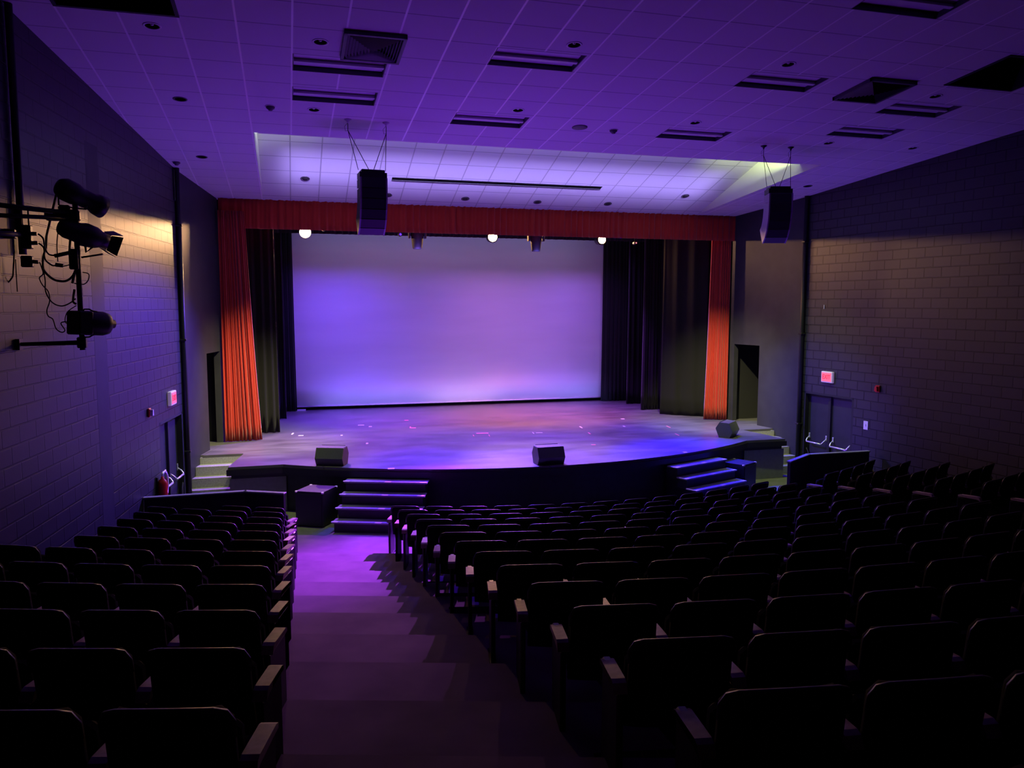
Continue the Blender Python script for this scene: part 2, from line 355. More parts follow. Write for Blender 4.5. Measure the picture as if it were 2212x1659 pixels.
for a, b in CANS:
    n = 32; P = []
    for k in range(n):
        t = 2*pi*k/n; ct, st = cos(t), sin(t); q = CH/max(abs(ct), abs(st))
        P.append((a+CR*ct, (b+CR*st)/CS, 0)); P.append((a+q*ct, (b+q*st)/CS, 0))
    cm.add(P, [(2*k, (2*k+2) % (2*n), (2*k+3) % (2*n), 2*k+1) for k in range(n)])
TILT = -math.atan(SL)
struct(cm.obj('ceiling', M_TILE, None, (0, 0, 4.0769), (TILT, 0, 0)))
struct(MB().box((XC, 5.5, 5.0), (22, 17.0, .2)).obj('ceiling_void', M_VOID))
# the raised cove before the stage: sloping tiled top, side walls and rear wall
rz = lambda y: 2.38 + .32*(PY-y)
T2_ = -math.atan(.32)
cv = MB(); slot = (2.30, 7.25, 17.80, 17.92)
xs = sorted((RX0, RX1, slot[0], slot[1])); ys = (RY0-.1, slot[2], slot[3], PY+.1)
for i in range(3):
    for j in range(3):
        if i == 1 and j == 1: continue
        cv.add([(xs[i], ys[j]/CS2, 0), (xs[i+1], ys[j]/CS2, 0), (xs[i+1], ys[j+1]/CS2, 0), (xs[i], ys[j+1]/CS2, 0)], [(0, 3, 2, 1)])
struct(cv.obj('ceiling_cove', M_TILE2, None, (0, 0, 2.38+.32*PY), (T2_, 0, 0)))
for nm, x in (('trim_2', RX0-.03), ('trim_3', RX1+.03)):
    m_ = MB(); m_.add([(x-.03, RY0, ceilz(RY0)+.004), (x-.03, PY, ceilz(PY)+.004), (x-.03, PY, rz(PY)+.08), (x-.03, RY0, rz(RY0)+.08),
                       (x+.03, RY0, ceilz(RY0)+.004), (x+.03, PY, ceilz(PY)+.004), (x+.03, PY, rz(PY)+.08), (x+.03, RY0, rz(RY0)+.08)],
                      [(0, 1, 2, 3), (7, 6, 5, 4), (0, 4, 5, 1), (3, 2, 6, 7), (0, 3, 7, 4), (1, 5, 6, 2)])
    struct(fixn(m_.obj(nm, M_COVE)))
struct(MB().box((XC, 14.39, 2.965), (10.9, .72, .015)).box((XC, 14.745, 3.0), (10.9, .01, .07)).obj('cove_baffle', M_COVE))  # unseen baffle added in the cove to keep its light off the valance
struct(MB().box((XC, RY0-.035, (ceilz(RY0)+rz(RY0))/2+.06), (11.1, .06, 1.2)).obj('trim_4', M_COVE))
sm_ = MB(); sm_.box(((slot[0]+slot[1])/2, (slot[2]+slot[3])/2/CS2, .25), (slot[1]-slot[0]+.1, .6, .02)); sm_.box(((slot[0]+slot[1])/2, slot[2]/CS2-.012, .1), (slot[1]-slot[0], .02, .22)); sm_.box(((slot[0]+slot[1])/2, slot[3]/CS2+.012, .1), (slot[1]-slot[0], .02, .22))
struct(sm_.obj('trim_5', M_VOID, None, (0, 0, 2.38+.32*PY), (T2_, 0, 0)))

# ------------------------------------------------------------------ floors
def arcy(x, R, cx, cy): return cy - sqrt(max(R*R-(x-cx)**2, 1e-6))
struct(MB().box((XC, 16.5, ZF-.06), (19, 8.4, .12)).obj('floor', M_CONC))
CYC = 21.7
CXL, CYL = 5.05, 25.5
cR = [hypot(3.49, CYC-(12.75-.831*k)) for k in range(15)]
cZ = [ZF + .1455*k for k in range(15)]
lR = [hypot(5.05-(-.194+.014*(13.03-.896*k)), CYL-(13.03-.896*k)) for k in range(14)]
lZ = [ZF + .157*k for k in range(14)]
def terrace(name, R, Z, cx, cy, xa, xb, m, front, back_extra=3.0, n=26):
    mb = MB()
    for k in range(len(R)):
        r0 = (R[k] + (R[k-1] if k else R[k]-.9))/2 + .12 if k else R[0]-.9
        r1 = (R[k]+R[k+1])/2+.12 if k+1 < len(R) else R[k]+back_extra
        z = Z[k]; P = []
        for i in range(n+1):
            x = xa(0) + (xb(0)-xa(0))*i/n
            P += [(x, arcy(x, r0, cx, cy), z), (x, arcy(x, r1, cx, cy), z), (x, arcy(x, r0, cx, cy), z-.5)]
        F = []
        for i in range(n):
            a = 3*i; F += [(a, a+3, a+4, a+1), (a, a+2, a+5, a+3)]
        mb.add(P, F)
    return struct(fixn(mb.obj(name, m)))
terrace('floor_centre', cR, cZ, XC, CYC, lambda y: 1.58, lambda y: 8.55, M_FAB, 0)
terrace('floor_left', lR, lZ, CXL, CYL, lambda y: -4.2, lambda y: -.16, M_FAB, 0)
terrace('floor_right', [hypot(5.15, 25.5-(12.9-.896*k)) for k in range(14)], lZ, 4.6, CYL, lambda y: 9.72, lambda y: 14.0, M_FAB, 0)
# carpeted aisle steps
def aisle(name, xa, xb, y0):
    mb = MB(); n = 12; pitch = .95; zr = .170
    nk = 17
    for k in range(nk):
        yn = 12.6 - pitch*(k-0); z = ZF + zr*(k+1)
        f_ = lambda x, yy: yy - .30*(x-y0)
        P = []
        for i in range(n+1):
            x = xa + (xb-xa)*i/n
            P += [(x, f_(x, yn), z), (x, f_(x, yn-pitch-.02), z), (x, f_(x, yn), z-zr-.02)]
        F = []
        for i in range(n):
            a = 3*i; F += [(a, a+3, a+4, a+1), (a, a+2, a+5, a+3)]
        mb.add(P, F)
    return struct(fixn(mb.obj(name, M_CARPET)))
aisle('floor_aisle', -.22, 2.1, .35)
# mirror aisle: steps run the other way round
def aisle_r():
    mb = MB(); n = 6; pitch = .95; zr = .170
    for k in range(17):
        yn = 12.6 - pitch*k; z = ZF + zr*(k+1); P = []
        for i in range(n+1):
            x = 8.0 + 1.9*i/n; P += [(x, yn+.30*(x-9.5), z), (x, yn-pitch-.02+.30*(x-9.5), z), (x, yn+.30*(x-9.5), z-zr-.02)]
        F = []
        for i in range(n): a = 3*i; F += [(a, a+3, a+4, a+1), (a, a+2, a+5, a+3)]
        mb.add(P, F)
    return struct(fixn(mb.obj('floor_aisle_right', M_CARPET)))
aisle_r()
# the flat strip of carpet at the aisle foot
struct(MB().prism([(-.1, 12.3), (2.3, 12.0), (2.4, 13.55), (.62, 14.12), (-.1, 14.28)], ZF, ZF+.012).obj('floor_carpet', M_CARPET))

# ------------------------------------------------------------------ stage
AC = (5.03, 23.82); AR_ = 9.35
def edge_pts(off=0.0):
    P = [(-1.18-off, 16.0-off), (-.15, 16.02-off)]
    n = 40; a0 = atan2(16.02-AC[1], -.15-AC[0]); a1 = -pi - a0
    for i in range(1, n): 
        t = a0 + (a1 - a0)*i/n; P.append((AC[0]+(AR_+off)*cos(t), AC[1]+(AR_+off)*sin(t)))
    P += [(10.21, 16.02-off), (11.24+off, 16.0-off)]
    return P
def edge_ok():
    # angle sweep must pass through -90 degrees
    return True
a0 = atan2(16.02-AC[1], -.15-AC[0])   # about -123 degrees
def arc_pts(off):
    n = 40; r = AR_+off; dx = 5.18
    A0 = -pi/2 - math.asin(dx/AR_); A1 = -pi/2 + math.asin(dx/AR_)
    return [(AC[0]+r*cos(A0+(A1-A0)*i/n), AC[1]+r*sin(A0+(A1-A0)*i/n)) for i in range(n+1)]
def edge(off):
    return [(-1.18-off, 16.02-off)] + arc_pts(off) + [(11.24+off, 16.02-off)]
stage = thing('stage', 'black-faced theatre stage with curved apron and glossy dark deck', 'stage', (XC, 17, ZF))
SP = (-XC, -17, -ZF)
full = edge(0) + [(11.02, 17.45), (11.80, 17.45), (11.52, 19.0), (-1.42, 19.0), (-1.76, 17.45), (-.96, 17.45)]
fs = MB().prism([(-4.1, 19.0), (14.0, 19.0), (14.0, 25.9), (-4.1, 25.9)], ZS-.05, ZS)
fs.prism([(-3.0, 17.5), (-1.76, 17.5), (-1.42, 19.0), (-3.0, 19.0)], ZS-.05, ZS); fs.prism([(11.80, 17.5), (13.1, 17.5), (13.1, 19.0), (11.52, 19.0)], ZS-.05, ZS)
struct(fs.obj('floor_stage', M_DECK))
MB().prism(full, ZS-.05, ZS).obj('deck', M_DECK, stage, SP)
rim = edge(.03) + [(11.05, 17.45), (-.99, 17.45)]
MB().prism(rim, ZS-.17, ZS-.051).obj('edge_trim', M_TRIM, stage, SP)
rim2 = edge(-.05) + [(10.97, 17.45), (-.91, 17.45)]
MB().prism(rim2, ZS-.24, ZS-.171).obj('lower_trim', M_TRIM, stage, SP)
base = edge(-.10) + [(10.92, 17.6), (-.86, 17.6)]
MB().prism(base, ZF, ZS-.241).obj('fascia', M_FASCIA, stage, SP)

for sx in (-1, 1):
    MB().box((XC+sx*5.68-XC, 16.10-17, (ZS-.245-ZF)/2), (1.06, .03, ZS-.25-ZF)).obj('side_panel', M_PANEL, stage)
# front stairs
def front_stairs(cx, label, k0):
    ang = atan2(AC[1]-(-0+14.84), AC[0]-cx)      # pointing to the arc centre
    base_y = AC[1]-sqrt((AR_)**2-(cx-AC[0])**2)
    u = Vector((AC[0]-cx, AC[1]-base_y, 0)).normalized()
    th = thing('stage_stairs', label, 'stairs', (cx, base_y, ZF), atan2(-u.x, u.y))
    N = 4; run = .262; rise = (ZS-ZF)/5
    body = MB()
    for k in range(N):
        z = ZS-ZF-rise*(k+1); y0 = .02-.0; y1 = -(.02+run*(k+1))-.0
        body.box((0, (y0+y1)/2, (z-.03)/2), (1.52, y0-y1, z-.03))
    body.obj('riser_block', M_FASCIA, th)
    for k in range(N):
        z = ZS-ZF-rise*(k+1); y1 = -(.02+run*(k+1))
        wd = 1.60
        t = MB().box((0, y1+run/2-.02, z-.015), (wd, run+.02, .03), ch=.006).obj('tread', M_NOSE2, th)
        for xx in (-wd/2+.05, .05, wd/2-.08):
            MB().box((xx, y1+.0, z+.001), (.12, .07, .003)).obj('reflector', M_TWHITE, t)
    return th
M_NOSE2 = noisy(mat('tread_rubber', (.4, .4, .43), .4), 30, (.26, .26, .3), (.34, .34, .38))
front_stairs(1.80, 'violet-lit front stairs from the long carpeted aisle up to the stage, beside a black box', 0)
front_stairs(8.27, 'deep blue-lit front stairs up to the stage by the far black box', 1)

# carpeted side steps at both ends of the apron
def side_steps(sgn, label):
    th = thing('side_steps', label, 'stairs', (XC + sgn*(-6.55), 17.0, ZF))
    mb = MB(); rise = (ZS-ZF)/5; 
    for k in range(4):
        z = ZS-ZF-rise*(k+1); yn = 17.42-.245*k-17.0-.0
        x0, x1 = (-.48, .42+.14*1)
        x0 = -.62 if sgn > 0 else -.56; 
        mb.box((sgn*(-.02), (yn+.0-.30+.42+.06)/2-.0+.0, z/2), (.98, .9 if k == 3 else .0001+abs(.48-(yn-.245)), z)) if False else None
        mb.box((0, (.48+yn-.245)/2, z/2), (1.0, .48-(yn-.245), z))
    mb.box((0, .62, (ZS-ZF-.052)/2), (1.0, .34, ZS-ZF-.052)); mb.obj('steps', M_STEPC, th)
    # sloped side board and handrail along the wall
    rl = MB()
    xr = sgn*(-.56)
    rl.tube([(xr+sgn*.10, .62, ZS-ZF+.28), (xr+sgn*.02, -.35, ZS-ZF-.12), (xr, -.62, ZS-ZF-.42), (xr, -.62, .0)], .018, 8)
    rl.tube([(xr+sgn*.10, .62, ZS-ZF+.28), (xr+sgn*.12, .55, .9)], .016, 8)
    rl.obj('handrail', M_GALV, th)
    return th
side_steps(1, 'grey carpeted side steps with a handrail beside the near end of the apron')
side_steps(-1, 'grey carpeted side steps half hidden past the far end of the apron')

# ------------------------------------------------------------------ curtains
def drape(name, x0, y0, x1, y1, zb, zt, m, pleat=.12, amp=.035, flare=(0, 0), seed=1, nz=14, narrow=0.0, thick=.012, round_end=None):
    rnd = random.Random(seed); L = hypot(x1-x0, y1-y0); n = max(24, int(L/pleat*10)); ux, uy = (x1-x0)/L, (y1-y0)/L
    ph = [rnd.uniform(0, 6.28) for _ in range(6)]; mb = MB(); P = []
    for j in range(nz+1):
        v = j/nz; z = zb + (zt-zb)*v; k = 1-v
        for i in range(n+1):
            s_ = i/n; t = s_*L
            wob = pleat*.35*sin(t*2.1/pleat*.6+ph[0]) 
            a = sin((t+wob)*2*pi/pleat+ph[1])*amp*(.75+.35*sin(t*1.7/pleat*.7+ph[2])) * (.8+.35*k)
            a += .4*amp*sin((t+.3*wob)*2*pi/pleat*2.3+ph[3]+k*1.2)
            f0 = flare[0]*k**2.5*(1-s_)**2; f1 = flare[1]*k**2.5*s_**2
            nr = narrow*v*(s_)
            tt = t - f0 + f1 - nr*L
            P.append((x0+ux*tt - uy*a, y0+uy*tt + ux*a, z))
    F = [(j*(n+1)+i, j*(n+1)+i+1, (j+1)*(n+1)+i+1, (j+1)*(n+1)+i) for j in range(nz) for i in range(n)]
    mb.add(P, F, True)
    o = mb.obj(name, m); md = o.modifiers.new('thickness', 'SOLIDIFY'); md.thickness = thick; md.offset = 0
    return o
TG = 'red side curtains of the stage'
tag(drape('stage_curtain', -1.43, 19.02, -.68, 19.10, ZS+.015, 2.1, M_RED, .105, .04, (0, .05), 3, narrow=.26), 'bright red velvet stage curtain hanging beside the front stairs end, wider of the pair', 'curtain')
tag(drape('stage_curtain', 11.53, 19.12, 11.00, 19.36, ZS+.015, 2.1, M_RED, .085, .03, (0, .03), 5, narrow=.14), 'narrow red velvet stage curtain by the far doorway', 'curtain')
tag(drape('stage_valance', -1.42, PY+.03, 11.63, PY+.03, 1.72, 2.42, M_RED, .20, .022, seed=9, nz=4), 'long dark red velvet valance across the top of the stage opening', 'valance')
tag(drape('stage_border', -2.2, 22.1, 12.3, 22.1, 1.90, 4.69, M_BLK, .22, .03, seed=11, nz=4), 'black velvet border hanging behind the red valance and the lit lamps', 'curtain')
LEGS = [(-2.6, 20.12, -.27, 20.12, 21, .24, 'black side drape next behind the wide red curtain'),
        (-2.6, 22.50, -.12, 22.50, 22, .2, 'black side drape in the middle, behind the wide red curtain'),
        (-2.4, 24.05, .18, 24.05, 23, .16, 'black side drape against the blue end of the white backdrop'),
        (11.30, 19.85, 10.30, 20.62, 24, .62, 'flat greenish-lit black drape next to the narrow red curtain'),
        (12.6, 21.65, 10.20, 21.65, 25, .2, 'black drape with a dull grey lit foot, second in from the narrow red curtain'),
        (12.6, 23.10, 10.35, 23.10, 26, .2, 'black drape with blue folds, third in from the narrow red curtain'),
        (12.4, 24.0, 9.86, 24.0, 27, .18, 'black drape overlapping the pink-edged side of the white backdrop')]
for (x0, y0, x1, y1, sd, pl, lb) in LEGS:
    tag(drape('stage_leg_curtain', x0, y0, x1, y1, ZS+.015, 3.5, M_BLK, pl, .018 if pl > .5 else .04, (0, .03), sd), lb, 'curtain')
# white backdrop
bd = thing('backdrop_screen', 'wide white backdrop cloth glowing violet at the rear of the stage', 'backdrop', (5.0, 24.22, ZS))
sc = MB(); nx, nz = 60, 10; P = []
for j in range(nz+1):
    for i in range(nx+1):
        x = -5.1 + 10.2*i/nx; z = .13 + 5.6*j/nz
        P.append((x, .012*sin(x*3.1)+.008*sin(x*7.7+1)*(1-j/nz), z))
sc.add(P, [(j*(nx+1)+i, j*(nx+1)+i+1, (j+1)*(nx+1)+i+1, (j+1)*(nx+1)+i) for j in range(nz) for i in range(nx)], True)
so = sc.obj('cloth', M_SCR, bd); so.modifiers.new('thickness', 'SOLIDIFY').thickness = .004
MB().tube([(-5.1, 0, .115), (5.1, 0, .115)], .022, 10).obj('bottom_pipe', M_WHITE, bd)
MB().box((-4.75, -.05, .02), (.42, .12, .04)).obj('foot_weight', M_WHITE, bd)

# ------------------------------------------------------------------ ceiling fittings
def tiltthing(name, label, cat, x, y, group=None, up=0.0):
    return thing(name, label, cat, (x, y, ceilz(y)+up), (TILT, 0, 0), group)
WHERE = {0: 'nearer of the two lined up beside the louvred vent', 1: 'farther of the two lined up beside the louvred vent', 2: 'over the middle, just beyond the louvred vent', 3: 'just before the cove, between the two hanging speakers',
         4: 'over the middle, next to the dark pyramid vent', 5: 'just before the cove, nearest the far hanging speaker', 6: 'nearer of the two lined up past the dark pyramid vent', 7: 'farther of the two lined up past the dark pyramid vent', 8: 'closest to the camera, almost black at the top edge'}
for i, (x, y) in enumerate(TROF):
    t = tiltthing('troffer_light', 'unlit recessed ceiling light panel, ' + WHERE[i], 'ceiling light', x+TW/2, y+TD/2, 'unlit recessed light panels in the tiled ceiling')
    d = .08; mb = MB(); a, b = TW/2, TD/2/CS
    mb.box((-a+.006, 0, d/2), (.012, 2*b, d)); mb.box((a-.006, 0, d/2), (.012, 2*b, d)); mb.box((0, -b+.006, d/2), (2*a, .012, d)); mb.box((0, b-.006, d/2), (2*a, .012, d)); mb.box((0, 0, d+.006), (2*a, 2*b, .012))
    mb.obj('housing', M_DUCT, t)
    MB().box((0, -.02, d-.012), (2*a-.03, 2*b-.04, .012), ch=.004).obj('lens', M_LENS, t)
    lv = MB().prism([(-.03, 0), (.03, 0), (.012, .045), (-.012, .045)], -a+.02, a-.02, Matrix.Rotation(pi/2, 4, 'Y') @ Matrix.Rotation(pi/2, 4, 'Z'))
    lo = lv.obj('centre_bar', M_WHITE, t, (0, .03, d-.065)); fixn(lo)
CW = ['at the corner by the dark opening', 'beside the louvred vent', 'just behind the cove edge by the near speaker cables', 'dark can over the side seats', 'beyond the louvred vent, over the middle', 'before the cove, over the middle',
      'before the cove, nearest the blue-lit panel', 'between the middle panel and the dark pyramid vent', 'beyond the dark pyramid vent, over the far side', 'close beyond the far speaker cables', 'faint one nearest the far side wall', 'small dark one before the stage, over the near exit', 'small dark one before the stage, over the far exit']
def downlight(x, y, z, tl, label, lit=True):
    t = thing('downlight', label, 'downlight', (x, y, z), (tl, 0, 0), 'round recessed downlights')
    n = 28; mb = MB()
    mb.lathe([(CR-.006, .001), (CR+.016, -.001), (CR+.016, -.005), (CR-.008, -.006), (CR-.006, .001)], n, None, False); mb.obj('ring', M_WHITE if lit else M_DUCT, t)
    MB().add([(r*cos(2*pi*k/n), r*sin(2*pi*k/n), zz) for r, zz in ((CR-.007, 0), (CR*.55, .11)) for k in range(n)], [(k, n+k, n+(k+1) % n, (k+1) % n) for k in range(n)] + [tuple(range(n, 2*n))], [True]*n+[False]).obj('can', M_CAN if lit else M_HOLE, t)
    if lit: MB().lathe([(.008, .105), (.02, .09), (.022, .04), (.02, .012), (.006, .004)], 14).obj('bulb_glint', M_WHITE, t)  # long white shape stands in for the bright reflection in the can
    return t
for i, (x, y) in enumerate(CANS):
    downlight(x, y, ceilz(y), TILT, 'small round recessed downlight ' + CW[i], i not in (3, 11, 12))
CW2 = ['in the bright cove, first from its near end', 'in the bright cove, behind the near hanging speaker', 'in the bright cove over the middle lamp, second past the near speaker', 'in the bright cove, third past the near speaker', 'in the bright cove, fourth past the near speaker', 'in the bright cove, next to the greenish slope']
for i, (x, y) in enumerate(((.45, 18.0), (2.3, 18.63), (4.13, 18.66), (5.93, 18.69), (7.75, 18.64), (9.57, 18.06))):
    t = thing('downlight', 'dark shallow downlight ' + CW2[i], 'downlight', (x, y, rz(y)), (T2_, 0, 0), 'round recessed downlights')
    MB().lathe([(.095, -.001), (.10, -.012), (.092, -.016), (.07, -.012), (.068, -.006)], 24, None, False).obj('ring', M_DUCT, t)
    MB().lathe([(.068, -.004), (.05, -.02), (.02, -.03)], 20).obj('lamp', M_HOLE, t)
# sprinkler-like detectors, cone and flat speaker
def detector(x, y, label, r=.06):
    t = tiltthing('smoke_detector', label, 'smoke detector', x, y)
    MB().lathe([(r*1.1, 0), (r*1.1, -.012), (r, -.03), (r*.6, -.045), (r*.5, -.06), (r*.2, -.065)], 20).obj('body', M_DUCT, t)
    MB().lathe([(r*1.35, .0), (r*1.35, -.006), (r*1.1, -.008)], 20).obj('base', M_WHITE, t)
detector(-.16, 12.685, 'small dark smoke detector on the tiled ceiling before the cove, left of the light panels')
detector(5.377, 12.73, 'small round smoke detector beside a flat ceiling speaker')
detector(-1.90, 16.15, 'smoke detector in the ceiling corner above the near exit doors')
t = tiltthing('ceiling_speaker', 'flat round grey ceiling speaker before the middle of the cove', 'speaker', 4.76, 12.70)
MB().lathe([(.13, 0), (.13, -.008), (.11, -.014), (.02, -.018)], 28).obj('grille', M_DUCT, t)

# louvred four-way diffusers
def diffuser(cx, cy, w_, d_, label, blade, back):
    t = tiltthing('air_diffuser', label, 'vent', cx, cy)
    a, b = w_/2, d_/2/CS; mb = MB()
    for (px, py, sx, sy) in ((-a+.02, 0, .04, 2*b), (a-.02, 0, .04, 2*b), (0, -b+.02, 2*a, .04), (0, b-.02, 2*a, .04)):
        mb.box((px, py, -.025), (sx, sy, .05))
    mb.obj('frame', M_DUCT, t)
    MB().box((0, 0, -.003), (2*a-.02, 2*b-.02, .004)).obj('backplate', M_HOLE, t)
    bl = MB(); n = 9
    for k in range(n):
        f0 = 1-(k+.15)/n; f1 = 1-(k+.75)/n
        x0, y0, x1, y1 = (a-.045)*f0, (b-.045)*f0, (a-.045)*f1, (b-.045)*f1; z0, z1 = -.008, -.05-.004*k
        for (A, Bq) in (((-1, -1), (1, -1)), ((1, -1), (1, 1)), ((1, 1), (-1, 1)), ((-1, 1), (-1, -1))):
            bl.add([(A[0]*x0, A[1]*y0, z0), (Bq[0]*x0, Bq[1]*y0, z0), (Bq[0]*x1, Bq[1]*y1, z1), (A[0]*x1, A[1]*y1, z1),
                    (A[0]*x0, A[1]*y0, z0-.003), (Bq[0]*x0, Bq[1]*y0, z0-.003), (Bq[0]*x1, Bq[1]*y1, z1-.003), (A[0]*x1, A[1]*y1, z1-.003)],
                   [(0, 1, 2, 3), (7, 6, 5, 4), (0, 4, 5, 1), (3, 2, 6, 7)])
    o = bl.obj('blades', blade, t); o['kind'] = 'stuff'
    return t
diffuser(1.10, 10.18, .74, .80, 'square air vent with visible slanted louvre blades over the near side of the ceiling', M_BLADE, 0)
diffuser(8.42, 10.15, .78, .84, 'dark pyramid-like air vent with one blue-lit facet over the far side', M_DUCT, 0)
# dark openings in the ceiling
for (x0, x1, y0, y1, lb) in ((-2.31, -1.09, 8.70, 9.84, 'big black square ceiling opening cut off by the top edge above the side seats'), (9.32, 10.52, 8.67, 9.74, 'black square ceiling opening over the far side seats')):
    t = tiltthing('ceiling_hatch', lb, 'hatch', (x0+x1)/2, (y0+y1)/2)
    a, b = (x1-x0)/2, (y1-y0)/2/CS; mb = MB()
    mb.box((-a+.01, 0, .2), (.02, 2*b, .4)); mb.box((a-.01, 0, .2), (.02, 2*b, .4)); mb.box((0, -b+.01, .2), (2*a, .02, .4)); mb.box((0, b-.01, .2), (2*a, .02, .4)); mb.box((0, 0, .41), (2*a, 2*b, .02))
    mb.obj('shaft', M_HOLE, t)
    f_ = MB()
    for (px, py, sx, sy) in ((-a, 0, .04, 2*b+.04), (a, 0, .04, 2*b+.04), (0, -b, 2*a+.04, .04), (0, b, 2*a+.04, .04)): f_.box((px, py, -.006), (sx, sy, .012))
    f_.obj('rim', M_HOLE, t)

# ------------------------------------------------------------------ hanging line arrays
def array(x, y, ztop, yaw, label, side):
    t = thing('line_array_speaker', label, 'speaker', (x, y, ztop), yaw)
    H_, W_, D_ = .165, .44, .30
    # pivot at the front top; later cabinets tilt down and swing back towards the stage
    py, pz, a = -D_/2, -.10, RAD(0); tilts = (0, 2, 7, 14, 23, 34)
    MB().box((0, 0, -.035), (W_-.06, D_-.04, .05), ch=.01).obj('flying_frame', M_METAL, t)
    MB().box((0, .0, -.10), (W_, D_*.9, .09)).obj('bumper', M_METAL, t)
    pz = -.14
    for k, tl in enumerate(tilts):
        a = RAD(tl*1.55); 
        M = Matrix.Rotation(a, 3, 'X')
        # local cabinet: front at y=0, height down -z, depth +y ; tilt about front top edge: face looks down
        o = Vector((0, py, pz))
        prof = [(0, 0), (D_, -.02), (D_, -H_+.02), (0, -H_)]
        mb = MB(); P = []
        for sx in (-W_/2, W_/2):
            for (yy, zz) in prof: P.append(o + M @ Vector((sx, yy, zz)))
        mb.add(P, [(0, 1, 2, 3), (7, 6, 5, 4), (0, 4, 5, 1), (1, 5, 6, 2), (2, 6, 7, 3), (3, 7, 4, 0)])
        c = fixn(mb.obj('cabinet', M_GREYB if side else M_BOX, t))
        g = MB(); g.box(o + M @ Vector((0, -.006, -H_/2)), (W_-.05, .012, H_-.012), M=M); g.obj('grille', M_GRILL, c)
        for sx in (-1, 1): MB().box(o + M @ Vector((sx*(W_/2-.012), -.009, -H_/2)), (.024, .02, H_), M=M).obj('edge_rail', M_GREYB, c)
        nx_ = o + M @ Vector((0, 0, -H_)); py, pz = nx_.y, nx_.z
    return t
def rig(x, y, ztop, yaw, label, picks):
    t = thing('rigging_cable', label, 'cable', (x, y, ztop))
    R3 = Matrix.Rotation(yaw, 3, 'Z')
    for i, (px, py) in enumerate(picks):
        zc = ceilz(py)
        MB().lathe([(.055, .0), (.055, -.01), (.02, -.03), (.012, -.06)], 16, Matrix.Translation((px-x, py-y, zc-ztop))).obj('ceiling_plate', M_WHITE if side_of(x) else M_METAL, t)
        s_ = -1 if i == 0 else 1
        o = R3 @ Vector((s_*.22, 0, -.01)); m_ = R3 @ Vector((s_*.03, .05, -.01)); mb = MB()
        top = Vector((px-x, py-y, zc-ztop-.05)); mid = top + Vector((0, 0, -.12))
        for e, rr in ((o, .005), (m_, .0055)):
            mb.tube([top, mid, e], rr, 6)
        mb.tube([top + Vector((-.0, 0, 0)), top+Vector((-.06*s_*-1*0-.05, 0, -.06)), top+Vector((-.04, 0, -.13)), mid], .003, 5)
        mb.obj('cable', M_METAL, t)
def side_of(x): return x < 5
array(1.385, 13.25, 2.18, RAD(4), 'curved black line array speaker hanging over the near side before the valance', False)
rig(1.385, 13.25, 2.18, RAD(4), 'pair of black hanging cables holding the near line array', [(1.0, 13.06), (1.606, 13.10)])
array(8.86, 13.10, 2.20, RAD(-16), 'curved line array speaker with pale violet side hanging over the far side', True)
rig(8.86, 13.10, 2.20, RAD(-16), 'pair of black hanging cables holding the far line array', [(8.49, 13.06), (9.05, 13.04)])

# ------------------------------------------------------------------ lamps under the valance
LL = ['nearest of the three bright orange lamps under the valance, at the backdrop corner', 'middle one of the three bright orange lamps under the valance', 'smallest and farthest of the three bright orange lamps under the valance']
def pipe_batten():
    tag(MB().tube([(-1.9, 20.3, 2.25), (12.1, 20.3, 2.25)], .024, 10).obj('lighting_batten', M_METAL), 'black lighting pipe running behind the red valance', 'pipe')
    tag(MB().tube([(-1.9, 21.7, 2.30), (12.1, 21.7, 2.30)], .024, 10).obj('lighting_batten', M_METAL), 'black lighting pipe farther upstage that carries the three orange lamps', 'pipe')
pipe_batten()
for i, (x, k) in enumerate(LAMPS):
    t = thing('stage_lamp', LL[i], 'stage light', (x, 21.6, 1.885))
    T = Matrix.Rotation(pi/2, 4, 'X')
    MB().lathe([(.04, -.32), (.12, -.28), (.14, -.15), (.15, .0), (.155, .012), (.145, .012)], 24, T).obj('housing', M_METAL, t)
    MB().lathe([(.001, .035), (.09*k**.4, .03), (.142*k**.4, .018), (.144*k**.4, .012)], 24, T).obj('lens', M_GLOW, t)
    y = MB(); y.tube([(-.15, .1, 0), (-.15, .1, .24), (0, .1, .34), (.15, .1, .24), (.15, .1, 0)], .009, 6); y.tube([(0, .1, .34), (0, .1, .415)], .014, 6); y.obj('yoke', M_METAL, t)
for (x, z, m_, lb, r) in ((2.796, 1.77, M_BGLOW, 'tiny deep blue lens peeping out under the valance beside a hanging fixture', .028), (.925, 1.85, M_PGLOW, 'tiny dim pink lens next to the nearest bright lamp', .022), (9.245, 1.70, M_PGLOW, 'tiny orange glint of a lens over the far black drapes', .02)):
    t = thing('small_stage_light', lb, 'stage light', (x, 20.2, z)); T = Matrix.Rotation(pi/2, 4, 'X')
    MB().lathe([(.03, -.16), (.045, -.14), (.05, 0), (.045, .01)], 18, T).obj('housing', M_METAL, t)
    MB().lathe([(.001, .02), (r, .016), (r, .009)], 16, T).obj('lens', m_, t)
    MB().tube([(0, .08, .03), (0, .1, 2.27-z)], .012, 6).obj('hanger', M_METAL, t)
